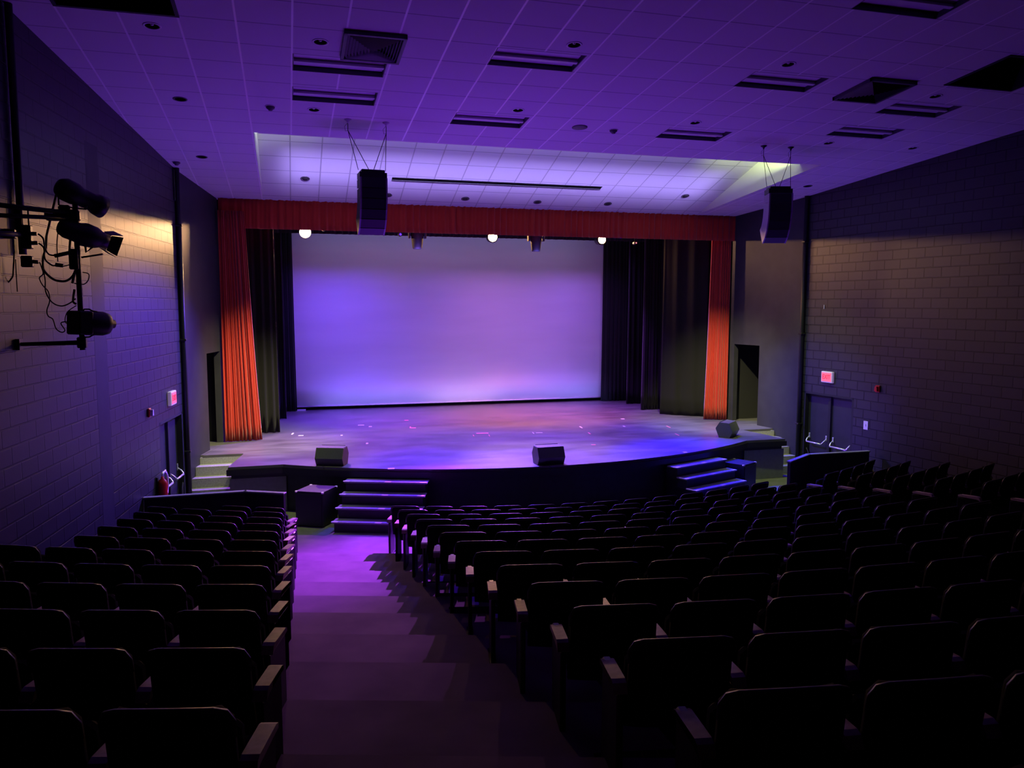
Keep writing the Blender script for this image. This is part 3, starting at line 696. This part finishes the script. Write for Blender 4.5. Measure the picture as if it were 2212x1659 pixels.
# two tapered heads hanging tail down
for (x, lb) in ((3.19, 'tapered black moving head light hanging under the valance, nearer of the two'), (6.31, 'tapered black moving head light hanging under the valance, farther of the two')):
    t = thing('moving_head_light', lb, 'stage light', (x, 20.0, 1.40), 0, 'two moving head lights under the valance')
    MB().lathe([(.10, .0), (.118, .012), (.125, .05), (.165, .36), (.165, .44), (.12, .5)], 10).obj('head', M_VOID, t)
    y = MB(); y.box((-.2, 0, .38), (.045, .14, .24), ch=.01); y.box((.2, 0, .38), (.045, .14, .24), ch=.01); y.box((0, 0, .53), (.46, .18, .08), ch=.015); y.obj('yoke', M_VOID, t)
    MB().box((0, 0, .64), (.34, .26, .15), ch=.02).obj('base', M_METAL, t)
    MB().tube([(0, 0, .7), (0, .28, .85)], .02, 8).obj('clamp', M_METAL, t)

# ------------------------------------------------------------------ monitors, boxes
def wedge(x, y, yaw, label):
    t = thing('monitor_speaker', label, 'speaker', (x, y, ZS), yaw, 'wedge monitors on the stage edge')
    prof = [(-.14, .0), (-.215, .15), (-.12, .35), (.10, .36), (.20, .20), (.12, 0)]
    T = Matrix(((0, 0, 1, 0), (1, 0, 0, 0), (0, 1, 0, 0), (0, 0, 0, 1)))
    mb = MB().prism(prof, -.27, .27, T); fixn(mb.obj('cabinet', M_MON, t))
    g = MB().prism([(.105, .362), (.205, .205), (.212, .212), (.112, .369)], -.24, .24, T); fixn(g.obj('grille', M_GRILL, t))
    for s_ in (-1, 1): fixn(MB().prism([(q[0]*.97, q[1]*.96+.006) for q in prof], s_*.272-.006, s_*.272+.006, T).obj('end_panel', M_WOODP if x < 2 else M_MON, t))
    MB().box((-.1, -.22, .03), (.03, .02, .02)).tube([(-.1, -.20, .03), (-.1, -.26, .012), (-.05, -.32, -.03)], .006, 6).obj('cable_plug', M_METAL, t)
    return t
wedge(.78, 15.78, RAD(-22), 'wedge monitor speaker with reddish end panel on the stage edge above a black box')
wedge(4.93, 14.75, RAD(3), 'grey-green topped wedge monitor speaker at the middle of the stage edge')
wedge(10.12, 16.72, RAD(42), 'wedge monitor speaker at the far end of the curved stage edge')
def subbox(P, label, zt):
    cx = sum(q[0] for q in P)/4; cy = sum(q[1] for q in P)/4
    t = thing('subwoofer', label, 'speaker', (cx, cy, ZF)); h = zt-ZF
    pl = [(q[0]-cx, q[1]-cy) for q in P]
    fixn(MB().prism(pl, .02, h).obj('cabinet', M_BOX, t))
    a, b = Vector((*pl[0], 0)), Vector((*pl[1], 0)); c = (a+b)/2; d = (b-a); n = Vector((d.y, -d.x, 0)).normalized()
    MB().box(c + n*.008 + Vector((0, 0, h/2)), (d.length-.06, .016, h-.1), rz=atan2(d.y, d.x)).obj('grille', M_GRILL, t)
    for q in pl: MB().box((q[0]*.9, q[1]*.9, .012), (.04, .04, .024)).obj('foot', M_METAL, t)
    for q in pl: MB().box((q[0]*.95, q[1]*.95, h-.012), (.05, .05, .03), ch=.006).obj('corner_guard', M_CHROME, t)
subbox([(.06, 14.90), (.545, 14.64), (.83, 15.12), (.35, 15.38)], 'black subwoofer box with violet-lit top on the floor beside the near front stairs', -3.42)
subbox([(9.37, 14.78), (9.85, 15.05), (9.58, 15.51), (9.10, 15.24)], 'black subwoofer box with blue-lit top on the floor beside the far front stairs', -3.42)

# ------------------------------------------------------------------ tape marks on the deck
TP = [(1042, 936, .30, .05, 0, 'long pink tape strip on the stage floor, centre front', 1), (1023, 941, .02, .10, 0, 'tiny pink tape tick at one end of the long pink strip', 1), (1057, 941, .02, .10, 0, 'tiny pink tape tick at the other end of the long pink strip', 1),
      (893, 924.5, .13, .05, 0, 'short pink tape dash, nearer of the pair left of the long strip', 1), (886.5, 923.5, .03, .12, 0, 'small pink tape tick touching the nearer pink dash', 1), (878, 908, .11, .05, 0, 'short pink tape dash, farther of the pair left of the long strip', 1),
      (780, 918.5, .16, .05, 0, 'pale blue-white tape dash on the near side of the stage floor', 0), (800, 921.5, .08, .06, 0, 'small white tape spot beside the pale dash', 0), (632, 937, .04, .10, 0, 'white tape spot near the foot of the near black drapes', 0),
      (650, 941, .12, .04, 0, 'faint white tape dash near the near black drapes', 0), (738, 940.5, .05, .05, 0, 'white tape dot behind the nearest monitor speaker', 0), (1152, 935.5, .02, .10, 0, 'thin white tape tick right of the long pink strip', 0),
      (1165, 935, .16, .025, 0, 'thin dotted white tape line right of the long pink strip', 0), (1255, 923, .04, .12, 0, 'white tape tick upstage toward the far side', 0), (1273, 936, .03, .10, 0, 'pink-white tape tick toward the far side, near the front', 1),
      (1345, 905, .10, .06, 0, 'pale tape patch near the far black drapes', 0), (1348, 921, .05, .07, 0, 'white tape dot in front of the pale patch', 0), (1444, 922, .03, .12, 0, 'pink tape tick before the narrow red curtain, rear one', 1), (1463, 939, .03, .12, 0, 'pink tape tick before the narrow red curtain, front one', 1),
      (1282, 961, .10, .03, 0, 'faint pink tape dash close to the stage edge', 1), (793, 958, .05, .07, 0, 'faint white tape spot above the near front stairs', 0), (845, 1012.3, .13, .05, 0, 'white reflective tape piece on the stage lip over the near front stairs', 0), (1480, 977, .09, .05, 0, 'white reflective tape piece on the stage lip over the far front stairs', 0)]
def ray(px, py):
    return _f + _r2*(px-1106)/1710.08 - _u2*(py-829.5)/1710.08
for (px, py, wx, wy, a, lb, pk) in TP:
    r_ = ray(px, py); q = r_*(ZS/r_.z)
    o = MB().box((0, 0, .002), (wx, wy*2.2 if wy < .09 else wy*2.5, .003), rz=RAD(-8)).obj('floor_tape', M_TPINK if pk else M_TWHITE, None, (q.x, q.y, ZS))
    tag(o, lb, 'tape', 'spike tape on the stage floor')

# ------------------------------------------------------------------ doors, signs, wall fittings
def exit_doors(name, P0, P1, outn, label, mul):
    # P0..P1 along the wall at floor level, outn = unit vector out of the room
    P0 = Vector(P0); P1 = Vector(P1); d = (P1-P0); L = d.length; ang = atan2(d.y, d.x)
    t = thing(name, label, 'door', (P0.x, P0.y, ZF), ang); t['kind'] = 'structure'
    s_ = 1 if (Matrix.Rotation(ang, 3, 'Z') @ Vector((0, 1, 0))).dot(outn) > 0 else -1
    H_ = -2.065-ZF
    f = MB(); f.box((.03, s_*.10, H_/2), (.06, .20, H_)); f.box((L-.03, s_*.10, H_/2), (.06, .20, H_)); f.box((L/2, s_*.10, H_-.025), (L, .20, .05)); f.box((L/2, s_*.11, H_/2), (.07, .10, H_)); f.obj('door_frame', M_VOID, t)
    for k in (0, 1):
        x0 = .06 + k*(L/2-.02); w_ = L/2-.10
        lf = MB().box((x0+w_/2, s_*.13, (H_-.05)/2), (w_, .045, H_-.06), ch=.004).obj('door_leaf', M_SMOOTH, t)
        zz = .80; b = MB()
        b.tube([(x0+.07, s_*.10, zz+.12), (x0+.07, s_*.03, zz+.07), (x0+.09, s_*-.01, zz+.02), (x0+.11, s_*-.015, zz)], .016, 8)
        b.tube([(x0+w_-.07, s_*.10, zz+.12), (x0+w_-.07, s_*.03, zz+.07), (x0+w_-.09, s_*-.01, zz+.02), (x0+w_-.11, s_*-.015, zz)], .016, 8)
        b.tube([(x0+.10, s_*-.015, zz), (x0+w_-.10, s_*-.015, zz)], .019, 8); b.obj('push_bar', M_CHROME, lf)
        for q in (.07, w_-.07): MB().box((x0+q, s_*.098, zz+.14), (.05, .02, .13), ch=.006).obj('bar_mount', M_CHROME, lf)
    return t
nL = Vector((cos(AL), -sin(AL), 0)); nR = Vector((-cos(AR), sin(AR), 0))
exit_doors('door_1', lpt(14.93), lpt(16.50), -nL, 'x', 0)
exit_doors('door_2', rpt(14.90), rpt(16.50), -nR, 'x', 0)
for n_ in ('door_1', 'door_2'):
    del bpy.data.objects[n_]['label']; del bpy.data.objects[n_]['category']
bpy.data.objects['door_1']['label'] = 'black double exit doors in the near block wall'; bpy.data.objects['door_1']['category'] = 'door'
bpy.data.objects['door_2']['label'] = 'black double exit doors in the far block wall with violet-lit push bars'; bpy.data.objects['door_2']['category'] = 'door'

def letters(parent, txt, h, m_, loc, rot):
    cu = bpy.data.curves.new('letters', 'FONT'); cu.body = txt; cu.size = h; cu.extrude = .002; cu.align_x = 'CENTER'; cu.align_y = 'CENTER'
    o = bpy.data.objects.new('letters_text', cu); COL.objects.link(o); bpy.context.view_layer.update()
    me = bpy.data.meshes.new_from_object(o.evaluated_get(bpy.context.evaluated_depsgraph_get())); bpy.data.objects.remove(o)
    k = bpy.data.objects.new('lettering', me); me.materials.clear(); me.materials.append(m_); COL.objects.link(k); k.parent = parent; k.location = loc; k.rotation_euler = rot
    return k
def exit_sign(q, ang, z, label):
    t = thing('exit_sign', label, 'exit sign', (q.x, q.y, z), ang)
    MB().box((0, -.035, 0), (.36, .07, .26), ch=.012).obj('housing', M_SIGNW, t)
    MB().box((0, -.073, 0), (.30, .006, .20)).obj('panel', M_SIGN, t)
    k = letters(t, 'EXIT', .15, M_SIGNL, (0, -.079, 0), (pi/2, 0, 0)); k.scale = (.8, 1, 1)
q = lpt(15.68); exit_sign(q, pi/2-AL + 0, -1.71, 'red lit EXIT sign above the near double doors')
q = rpt(15.70); exit_sign(q, -pi/2-AR, -1.66, 'red lit EXIT sign above the far double doors')
def alarm(q, ang, z, label, c):
    t = thing('fire_alarm', label, 'alarm', (q.x, q.y, z), ang)
    MB().box((0, -.02, 0), (.12, .04, .15), ch=.01).obj('base', M_ALARM, t)
    MB().prism([(-.04, -.05), (.04, -.05), (.025, .05), (-.025, .05)], .04, .085, Matrix.Rotation(pi/2, 4, 'X')).obj('strobe', c, t)
alarm(lpt(14.32), pi/2-AL, -1.80, 'dark red fire alarm on the near block wall beside the double doors', M_CHROME)
alarm(rpt(14.22), -pi/2-AR, -1.79, 'round-looking red fire alarm on the far block wall', M_ALARM)
t = thing('light_switch', 'pale violet-lit switch plate on the block wall beside the far double doors', 'switch', (rpt(14.52).x, rpt(14.52).y, -2.63), -pi/2-AR)
MB().box((0, -.006, 0), (.13, .012, .19), ch=.004).obj('plate', M_WHITE, t); MB().box((0, -.016, 0), (.02, .012, .05), ch=.003).obj('toggle', M_WHITE, t)
# fire extinguisher
q = lpt(14.62, .10); t = thing('fire_extinguisher', 'red fire extinguisher with black hose hung beside the near exit doors', 'fire extinguisher', (q.x, q.y, -3.42), pi/2-AL)
MB().lathe([(.07, 0), (.078, .02), (.08, .06), (.08, .34), (.06, .40), (.025, .43), (.025, .46)], 20).obj('tank', M_EXT, t)
MB().tube([(.0, 0, .46), (.02, 0, .52), (.09, 0, .53)], .018, 8).obj('valve_handle', M_CHROME, t)
MB().tube([(0, 0, .49), (.12, -.02, .55), (.17, -.04, .45), (.15, -.05, .28), (.12, -.04, .14)], .014, 8).obj('hose', M_CHROME, t)
MB().box((0, .085, .25), (.06, .03, .40)).obj('wall_bracket', M_METAL, t)
# small hook on the right wall
q = rpt(15.75, .02)
_r0 = ray(1781, 663); 
nn = Vector((cos(AR), -sin(AR), 0)); q = _r0*(DR/ _r0.dot(nn)); q = q - nn*.012
tag(MB().box((0, 0, 0), (.02, .012, .10), ch=.003).obj('wall_clip', M_WHITE, None, (q.x, q.y, q.z), (0, 0, pi/2-AR)), 'tiny pale clip on the far block wall below the warm light patch', 'clip')

# vertical pipes at the wall ends
for (x, y, zt, lb) in ((-1.965, 16.60, ceilz(16.6), 'black vertical pipe with a dark box at its top where the near block wall ends'), (12.0, 16.58, ceilz(16.6), 'black vertical pipe running floor to ceiling where the far block wall ends')):
    t = thing('wall_pipe', lb, 'pipe', (x, y, ZF))
    MB().tube([(0, 0, .0), (0, 0, zt-ZF)], .055, 14).obj('pipe', M_METAL, t)
    if x < 0: MB().box((-.09, -.06, zt-ZF-.33), (.14, .12, .58), ch=.01).obj('junction_box', M_METAL, t)
    for z in (1.2, 3.4, 5.6): MB().box((0, 0, z), (.13, .13, .04), ch=.008).obj('pipe_clamp', M_METAL, t)
q = lpt(9.93, .05)
t = thing('wall_conduit', 'black vertical cable conduit running up the near block wall behind the light pole', 'conduit', (q.x, q.y, .55))
MB().tube([(0, 0, 0), (0, 0, ceilz(9.9)-.55)], .04, 10).obj('pipe', M_METAL, t)
MB().box((0, 0, .35), (.12, .08, .30), rz=pi/2-AL, ch=.01).obj('box', M_METAL, t)

# ------------------------------------------------------------------ side light pole with three spotlights
PX, PYY = -2.17, 9.66
def toP(px, py, y=PYY): r_ = ray(px, py); return r_*(y/r_.y)
pole = thing('light_pole', 'black vertical pole standing off the near block wall on arms, carrying three spotlights', 'light pole', (PX, PYY, -.5))
pt = toP(163, 462); pb = toP(176, 756)
def rel(v): return Vector(v)-Vector((PX, PYY, -.5))
MB().tube([(pt.x, PYY, pt.z+.25), (pt.x, PYY, pb.z)], .028, 12).obj('upright', M_METAL, pole, (-PX, -PYY, .5))
wl_ = lpt(9.78)
arm = MB(); arm.tube([(wl_.x, wl_.y, toP(40, 745).z), (pt.x, PYY, toP(170, 740).z)], [.02, .027], 10)
arm.box((wl_.x+.02, wl_.y, toP(40, 745).z), (.04, .12, .12)); arm.box((pt.x, PYY, toP(170, 740).z), (.09, .09, .12), ch=.01); arm.obj('lower_arm', M_METAL, pole, (-PX, -PYY, .5))
wa = lpt(8.95)
za = toP(155, 462).z
arm = MB(); arm.tube([(wa.x, wa.y, za+.02), (pt.x, PYY, za)], .026, 10); arm.tube([(wa.x, wa.y, za-.10), (pt.x, PYY, za-.05)], .022, 10); arm.box((pt.x-.12, PYY-.02, za-.02), (.34, .10, .12), ch=.02); arm.box((pt.x-.1, PYY, za+.06), (.12, .1, .06), ch=.02)
arm.obj('upper_arm', M_METAL, pole, (-PX, -PYY, .5))
zc = toP(60, 518).z; wb = lpt(8.9); PO = (-PX, -PYY, .5)
MB().tube([(wb.x, wb.y, zc), toP(22, 505, 9.3), toP(50, 508)], .026, 8).obj('outlet_arm', M_METAL, pole, PO)
MB().box(toP(57, 512), (.11, .10, .25), ch=.01).obj('outlet_box', M_METAL, pole, PO); MB().box(toP(20, 505), (.12, .08, .10), ch=.01).obj('clamp', M_METAL, pole, PO)
for a in (44, 60): MB().tube([toP(a, 450), toP(a+3, 500)], .0085, 6).obj('hanger', M_METAL, pole, PO)
MB().box(toP(59, 565), (.11, .08, .12), ch=.01).obj('junction_box', M_METAL, pole, PO)
for (a, b) in (((63, 505), (80, 505)), ((63, 525), (82, 525)), ((70, 565), (83, 566)), ((118, 553), (150, 546)), ((120, 572), (137, 574)), ((176, 556), (222, 549))):
    MB().tube([toP(*a), toP(*b)], .021 if a[0] < 170 else .010, 8).obj('plug' if a[0] < 170 else 'side_rod', M_METAL, pole, (-PX, -PYY, .5))
# cables: polylines through picture points, lying in the pole's own upright plane
def spline(pts, n=6):
    out = []
    P = [pts[0]]+list(pts)+[pts[-1]]
    for i in range(1, len(P)-2):
        for k in range(n):
            t = k/n; a, b, c, d = P[i-1], P[i], P[i+1], P[i+2]
            out.append(tuple(.5*((2*b[j])+(-a[j]+c[j])*t+(2*a[j]-5*b[j]+4*c[j]-d[j])*t*t+(-a[j]+3*b[j]-3*c[j]+d[j])*t**3) for j in (0, 1)))
    out.append(tuple(pts[-1])); return out
CB = [([(82, 505), (93, 515), (97, 535), (105, 549), (118, 552)], .0085, 'cable from the upper outlet plug dropping to the pole'),
      ([(83, 525), (94, 536), (97, 560), (112, 573), (122, 572)], .0085, 'cable from the lower outlet plug dropping to the pole'),
      ([(122, 412), (113, 450), (106, 480), (99, 510), (98, 535), (92, 555), (92, 578), (100, 592), (118, 605), (140, 607), (155, 597), (163, 580)], .012, 'thick cable looping down from the top spotlight'),
      ([(125, 503), (123, 530), (125, 565)], .006, 'thin cord hanging straight from the middle spotlight'),
      ([(92, 578), (97, 605), (98, 630), (112, 653), (132, 661), (150, 655), (163, 645)], .007, 'cord sagging between the middle and the lowest spotlight'),
      ([(84, 566), (92, 590), (84, 600), (90, 615), (103, 630), (106, 650), (100, 670), (103, 683), (113, 690), (120, 710), (132, 718), (139, 713), (131, 697), (160, 695)], .0065, 'long thin cord dropping to the lowest spotlight'),
      ([(165, 660), (145, 675), (142, 697), (163, 704)], .005, 'short cord bowing out behind the lowest spotlight'),
      ([(30, 545), (28, 580), (25, 600), (5, 622)], .008, 'cord hanging at the picture edge below the outlet box'),
      ([(32, 560), (34, 600), (36, 630)], .006, 'cord hanging straight down below the outlet box'),
      ([(137, 575), (150, 572), (158, 565)], .006, 'short cord from the plug to the pole'),
      ([(178, 588), (191, 592), (190, 605), (180, 614), (160, 612)], .006, 'small cord loop on the stage side of the pole'),
      ([(155, 612), (160, 590), (166, 575)], .014, 'taped bundle of cords against the pole'),
      ([(161, 625), (158, 650), (165, 657)], .012, 'frayed tie bundle low on the pole')]
for i, (pts, r_, lb) in enumerate(CB):
    c = toP(*pts[0]); q = [toP(*p_)-c + Vector((0, .012*(i % 3), 0)) for p_ in spline(pts)]
    tag(MB().tube(q, r_, 6).obj('power_cable', M_METAL, None, (c.x, c.y, c.z)), 'black ' + lb, 'cable', 'black cords on the near light pole')

def spotlight(name, label, c, aim, prof, n, extra):
    t = thing(name, label, 'spotlight', c)
    d = Vector(aim).normalized(); T = d.to_track_quat('Z', 'Y').to_matrix().to_4x4()
    MB().lathe(prof, n, T).obj('body', M_METAL, t)
    return t, T
# directions by two picture points at slightly different depths (they point at the stage)
def P3(px, py, y): r_ = ray(px, py); return r_*(y/r_.y)
a, b = P3(138, 408, 9.55), P3(222, 448, 9.85); d = b-a; L = d.length
t, T = spotlight('spotlight', 'topmost of the three black spotlights on the near pole, tilted down', a, d, [(.02, -.08), (.085, -.06), (.12, 0), (.12, .12), (.095, .18), (.10, .22), (.095, L*.72), (.115, L*.8), (.125, L*1.0), (.115, L*1.0)], 20, 0)
y_ = MB(); y_.tube([P3(126, 425, 9.66)-a, P3(127, 442, 9.66)-a, P3(132, 446, 9.66)-a, P3(186, 452, 9.66)-a, P3(190, 430, 9.66)-a], .009, 6); y_.obj('yoke', M_METAL, t)
MB().tube([P3(205, 461, 9.80)-a, P3(219, 458, 9.82)-a, P3(231, 445, 9.84)-a], .008, 6).obj('colour_frame', M_METAL, t)
a, b = P3(142, 494, 9.55), P3(240, 525, 9.88); d = b-a; L = d.length
t, T = spotlight('spotlight', 'middle of the three black spotlights on the near pole, with open barn doors', a, d, [(.02, -.07), (.075, -.06), (.10, 0), (.11, .14), (.13, .2), (.12, L*.62), (.085, L*.78), (.085, L*.9)], 20, 0)
bd_ = MB()
for (w0, w1, l) in ((.085, .13, .13),):
    for k in range(4):
        R = T @ Matrix.Rotation(k*pi/2+.3, 4, 'Z')
        P = [R @ Vector((.09, -w0, L*.86)), R @ Vector((.09, w0, L*.86)), R @ Vector((.125, w1*.85, L*1.08)), R @ Vector((.125, -w1*.85, L*1.08))]
        P += [q+ (R @ Vector((.004, 0, 0))-R @ Vector((0, 0, 0))) for q in P]
        bd_.add(P, [(0, 1, 2, 3), (7, 6, 5, 4), (0, 4, 5, 1), (1, 5, 6, 2), (2, 6, 7, 3), (3, 7, 4, 0)])
bd_.obj('barn_doors', M_METAL, t)
y_ = MB(); y_.tube([P3(152, 515, 9.66)-a, P3(150, 540, 9.66)-a, P3(162, 560, 9.66)-a], .012, 6); y_.tube([P3(182, 515, 9.66)-a, P3(186, 545, 9.66)-a, P3(200, 534, 9.7)-a], .012, 6); y_.box(P3(160, 560, 9.64)-a, (.09, .08, .22), ch=.01); y_.obj('yoke', M_METAL, t)
a, b = P3(163, 697, 9.60), P3(246, 700, 9.90); d = b-a; L = d.length
t, T = spotlight('spotlight', 'lowest spotlight on the near pole, bullet shaped with a square back', a, d, [(.125, .08), (.135, .12), (.135, .30), (.12, .36), (.085, L*.86), (.05, L*.92), (.048, L*1.0)], 22, 0)
bx = MB(); R = T; 
bx.box((T @ Vector((0, 0, .05))), (.26, .26, .16), M=T.to_3x3(), ch=.015); bx.obj('back_housing', M_METAL, t)
for (py0, py1, py2) in ((675, 668, 672), (717, 728, 724)):
    MB().tube([P3(178, py0, 9.64)-a, P3(182, py1, 9.65)-a, P3(193, py1, 9.68)-a, P3(200, py2, 9.7)-a, P3(210, (py0+py2)/2, 9.72)-a], .009, 6).obj('handle', M_METAL, t)

# ------------------------------------------------------------------ low walls before the side seats
for (pts, lb) in (([(-2.32, 13.86), (-.76, 13.90), (-.13, 13.58)], 'low black partition with a violet-edged cap before the near side seats'), ([(9.70, 13.66), (10.55, 14.22), (12.05, 14.20)], 'low dark partition before the far side seats')):
    t = thing('partition', lb, 'partition', (pts[1][0], pts[1][1], ZF))
    for k in range(2):
        a, b = Vector((*pts[k], 0)), Vector((*pts[k+1], 0)); c = (a+b)/2-Vector((*pts[1], 0)); d = b-a; an = atan2(d.y, d.x)
        MB().box((c.x, c.y, .46), (d.length+.02, .06, .92), rz=an).obj('panel', M_FASCIA, t)
        MB().box((c.x, c.y, .935), (d.length+.05, .10, .03), rz=an, ch=.006).obj('cap', M_NOSE2, t)

# ------------------------------------------------------------------ seats
def back_mesh(W_):
    # curved padded back with rounded top corners
    mb = MB(); nu, nv = 14, 12; F = []; P = []
    for side in (0, 1):
        for j in range(nv+1):
            v = j/nv; z = .36 + .49*v
            hw = W_/2*(1 - .0*v)
            if v > .86: 
                q = (v-.86)/.14; hw = W_/2 - .05*(1-sqrt(max(0, 1-q*q)))
            for i in range(nu+1):
                u = -1+2*i/nu; x = hw*u
                cy = .035*u*u + .0
                yb = -.10*(v) - .02*sin(v*pi) + cy
                pad = .032*(1-abs(u)**6)*(1-(2*v-1)**8)
                y = yb + (pad+.012 if side else -.018-.012*(1-abs(u)**8)*(1-(2*v-1)**10))
                P.append((x, y+.02, z))
    n1 = (nu+1)*(nv+1)
    for j in range(nv):
        for i in range(nu):
            a = j*(nu+1)+i; F.append((a, a+1, a+nu+2, a+nu+1)); b = a+n1; F.append((b, b+nu+1, b+nu+2, b+1))
    for i in range(nu):
        F.append((i, n1+i, n1+i+1, i+1)); a = nv*(nu+1)+i; F.append((a, a+1, n1+a+1, n1+a))
    for j in range(nv):
        a = j*(nu+1); F.append((a, a+nu+1, n1+a+nu+1, n1+a)); b = a+nu; F.append((b, n1+b, n1+b+nu+1, b+nu+1))
    mb.add(P, F, True); return mb
def make_seat(pitch):
    W_ = pitch-.085
    t = thing('theatre_seat', 'x', 'seat', (0, 0, 0))
    b = back_mesh(W_).obj('backrest', M_FAB, t); fixn(b)
    rm = MB(); hw = W_/2; rm.tube([(-hw*1.0, -.055, .74), (-hw*1.0, -.068, .80), (-hw+.02, -.085, .845), (-hw+.06, -.098, .858), (0, -.108, .862), (hw-.06, -.098, .858), (hw-.02, -.085, .845), (hw*1.0, -.068, .80), (hw*1.0, -.055, .74)], .016, 6).obj('top_rim', M_RIM, b)
    # tipped-up seat pan
    sp = MB().box((0, .13, .52), (W_-.03, .09, .40), M=Matrix.Rotation(RAD(10), 3, 'X'), ch=.03).obj('seat_pan', M_FAB, t)
    a = MB(); x = -pitch/2
    a.box((x, .12, .30), (.03, .10, .58)); a.box((x, .12, .015), (.06, .30, .03)); a.obj('standard', M_PLA, t)
    c = MB().box((x, .14, .605), (.055, .28, .035), ch=.012).obj('armrest', M_PLA, t)
    return t
def end_arm(pitch, sgn):
    x = sgn*pitch/2
    mb = MB(); mb.box((x, .12, .29), (.035, .34, .56), ch=.008); return mb
def arm_cap(pitch, sgn):
    x = sgn*pitch/2; w_ = .036
    prof = [(-.055, .575), (-.03, .622), (.0, .632), (.24, .622), (.27, .612), (.27, .588), (.20, .592), (-.0, .592)]
    T = Matrix(((0, 0, 1, x), (1, 0, 0, 0), (0, 1, 0, 0), (0, 0, 0, 1)))
    return MB().prism(prof, -w_, w_, T)
def copy_tree(o, parent=None):
    c = o.copy(); COL.objects.link(c); c.parent = parent
    for ch in o.children: copy_tree(ch, c)
    return c
ORD = ['first', 'second', 'third', 'fourth', 'fifth', 'sixth', 'seventh', 'eighth', 'ninth', 'tenth', 'eleventh', 'twelfth', 'thirteenth', 'fourteenth', 'fifteenth']
PITCH = {'A': .54, 'B': .568, 'C': .605, 'L': .565}
protos, used = {k: make_seat(v) for k, v in PITCH.items()}, set()
def seat_at(kind, x, y, z, rot, label, group, ends):
    if kind not in used: o = protos[kind]; used.add(kind)
    else: o = copy_tree(protos[kind])
    o.location = (x, y, z+ZO); o.rotation_euler = (0, 0, rot); o['label'] = label; o['group'] = group
    for sgn in ends:
        e = bpy.data.objects.new('end_panel', ENDM[(kind, sgn)]); COL.objects.link(e); e.parent = o
        c = bpy.data.objects.new('armrest_cap', CAPM[(kind, sgn)]); COL.objects.link(c); c.parent = o; c['label'] = 'pale wooden aisle armrest cap'
    return o
ENDM, CAPM = {}, {}
for kd, pit in PITCH.items():
    for sg in (-1, 1):
        o = end_arm(pit, sg).obj('end_panel_tmp', M_PLA); ENDM[(kd, sg)] = o.data; bpy.data.objects.remove(o)
        o = fixn(arm_cap(pit, sg).obj('cap_tmp', M_CAP)); CAPM[(kd, sg)] = o.data; bpy.data.objects.remove(o)
# armrest centre at local y=.12 ; seat origin lies that much farther from the centre of curvature
for k in range(14):
    R = cR[k] + .12; xa = 1.56; phi0 = math.asin((xa-XC)/cR[k])
    rn = 'front row' if k == 0 else ORD[k] + ' row from stage'
    kd = 'A' if k < 2 else 'B' if k < 4 else 'C'; PC = PITCH[kd]
    ns = int((math.asin((8.60-XC)/cR[k])-phi0)*cR[k]/PC)
    for i in range(ns):
        ph = phi0 + (i+.5)*PC/cR[k]
        x, y = XC + R*sin(ph), CYC - R*cos(ph)
        last = (i == ns-1)
        seat_at(kd, x, y, cZ[k], ph, 'black padded seat, centre block, %s, %s' % (rn, 'beside the lit aisle' if i == 0 else ORD[i] + ' from the lit aisle'), 'seats of the centre block',
                ([-1] if i == 0 else []) + ([1] if last else []))
PL = PITCH['L']
for k in range(13):
    y0 = 13.03-.896*k; x0 = -.194+.014*y0
    if y0 < 1.9: break
    R = lR[k] + .12; ph0 = math.asin((x0-CXL)/lR[k])
    rn = 'front row' if k == 0 else ORD[k] + ' row from stage'
    for i in range((2, 4)[k] if k < 2 else 7):
        ph = ph0 - (i+.5)*PL/lR[k]; x, y = CXL + R*sin(ph), CYL - R*cos(ph)
        wx = (-DL + sin(AL)*y)/cos(AL)
        if x - PL/2 < wx + .12: break
        seat_at('L', x, y, lZ[k], ph, 'black padded seat, near side block, %s, %s' % (rn, 'on the aisle' if i == 0 else ORD[i] + ' from the aisle'), 'seats of the near side block', [1] if i == 0 else [])
for k in range(7):
    y0 = 12.9-.896*k; Rk = hypot(5.15, 25.5-y0); ph0 = math.asin(5.15/Rk)
    rn = 'front row' if k == 0 else ORD[k] + ' row from stage'
    for i in range(5):
        ph = ph0 + (i+.5)*PL/Rk; x, y = 4.6 + (Rk+.12)*sin(ph), 25.5 - (Rk+.12)*cos(ph)
        wx = (DR + sin(AR)*y)/cos(AR)
        if x + PL/2 > wx - .12: break
        seat_at('L', x, y, lZ[k], ph, 'black padded seat, far side block, %s, %s' % (rn, 'on the aisle' if i == 0 else ORD[i] + ' from the aisle'), 'seats of the far side block', [-1] if i == 0 else [])
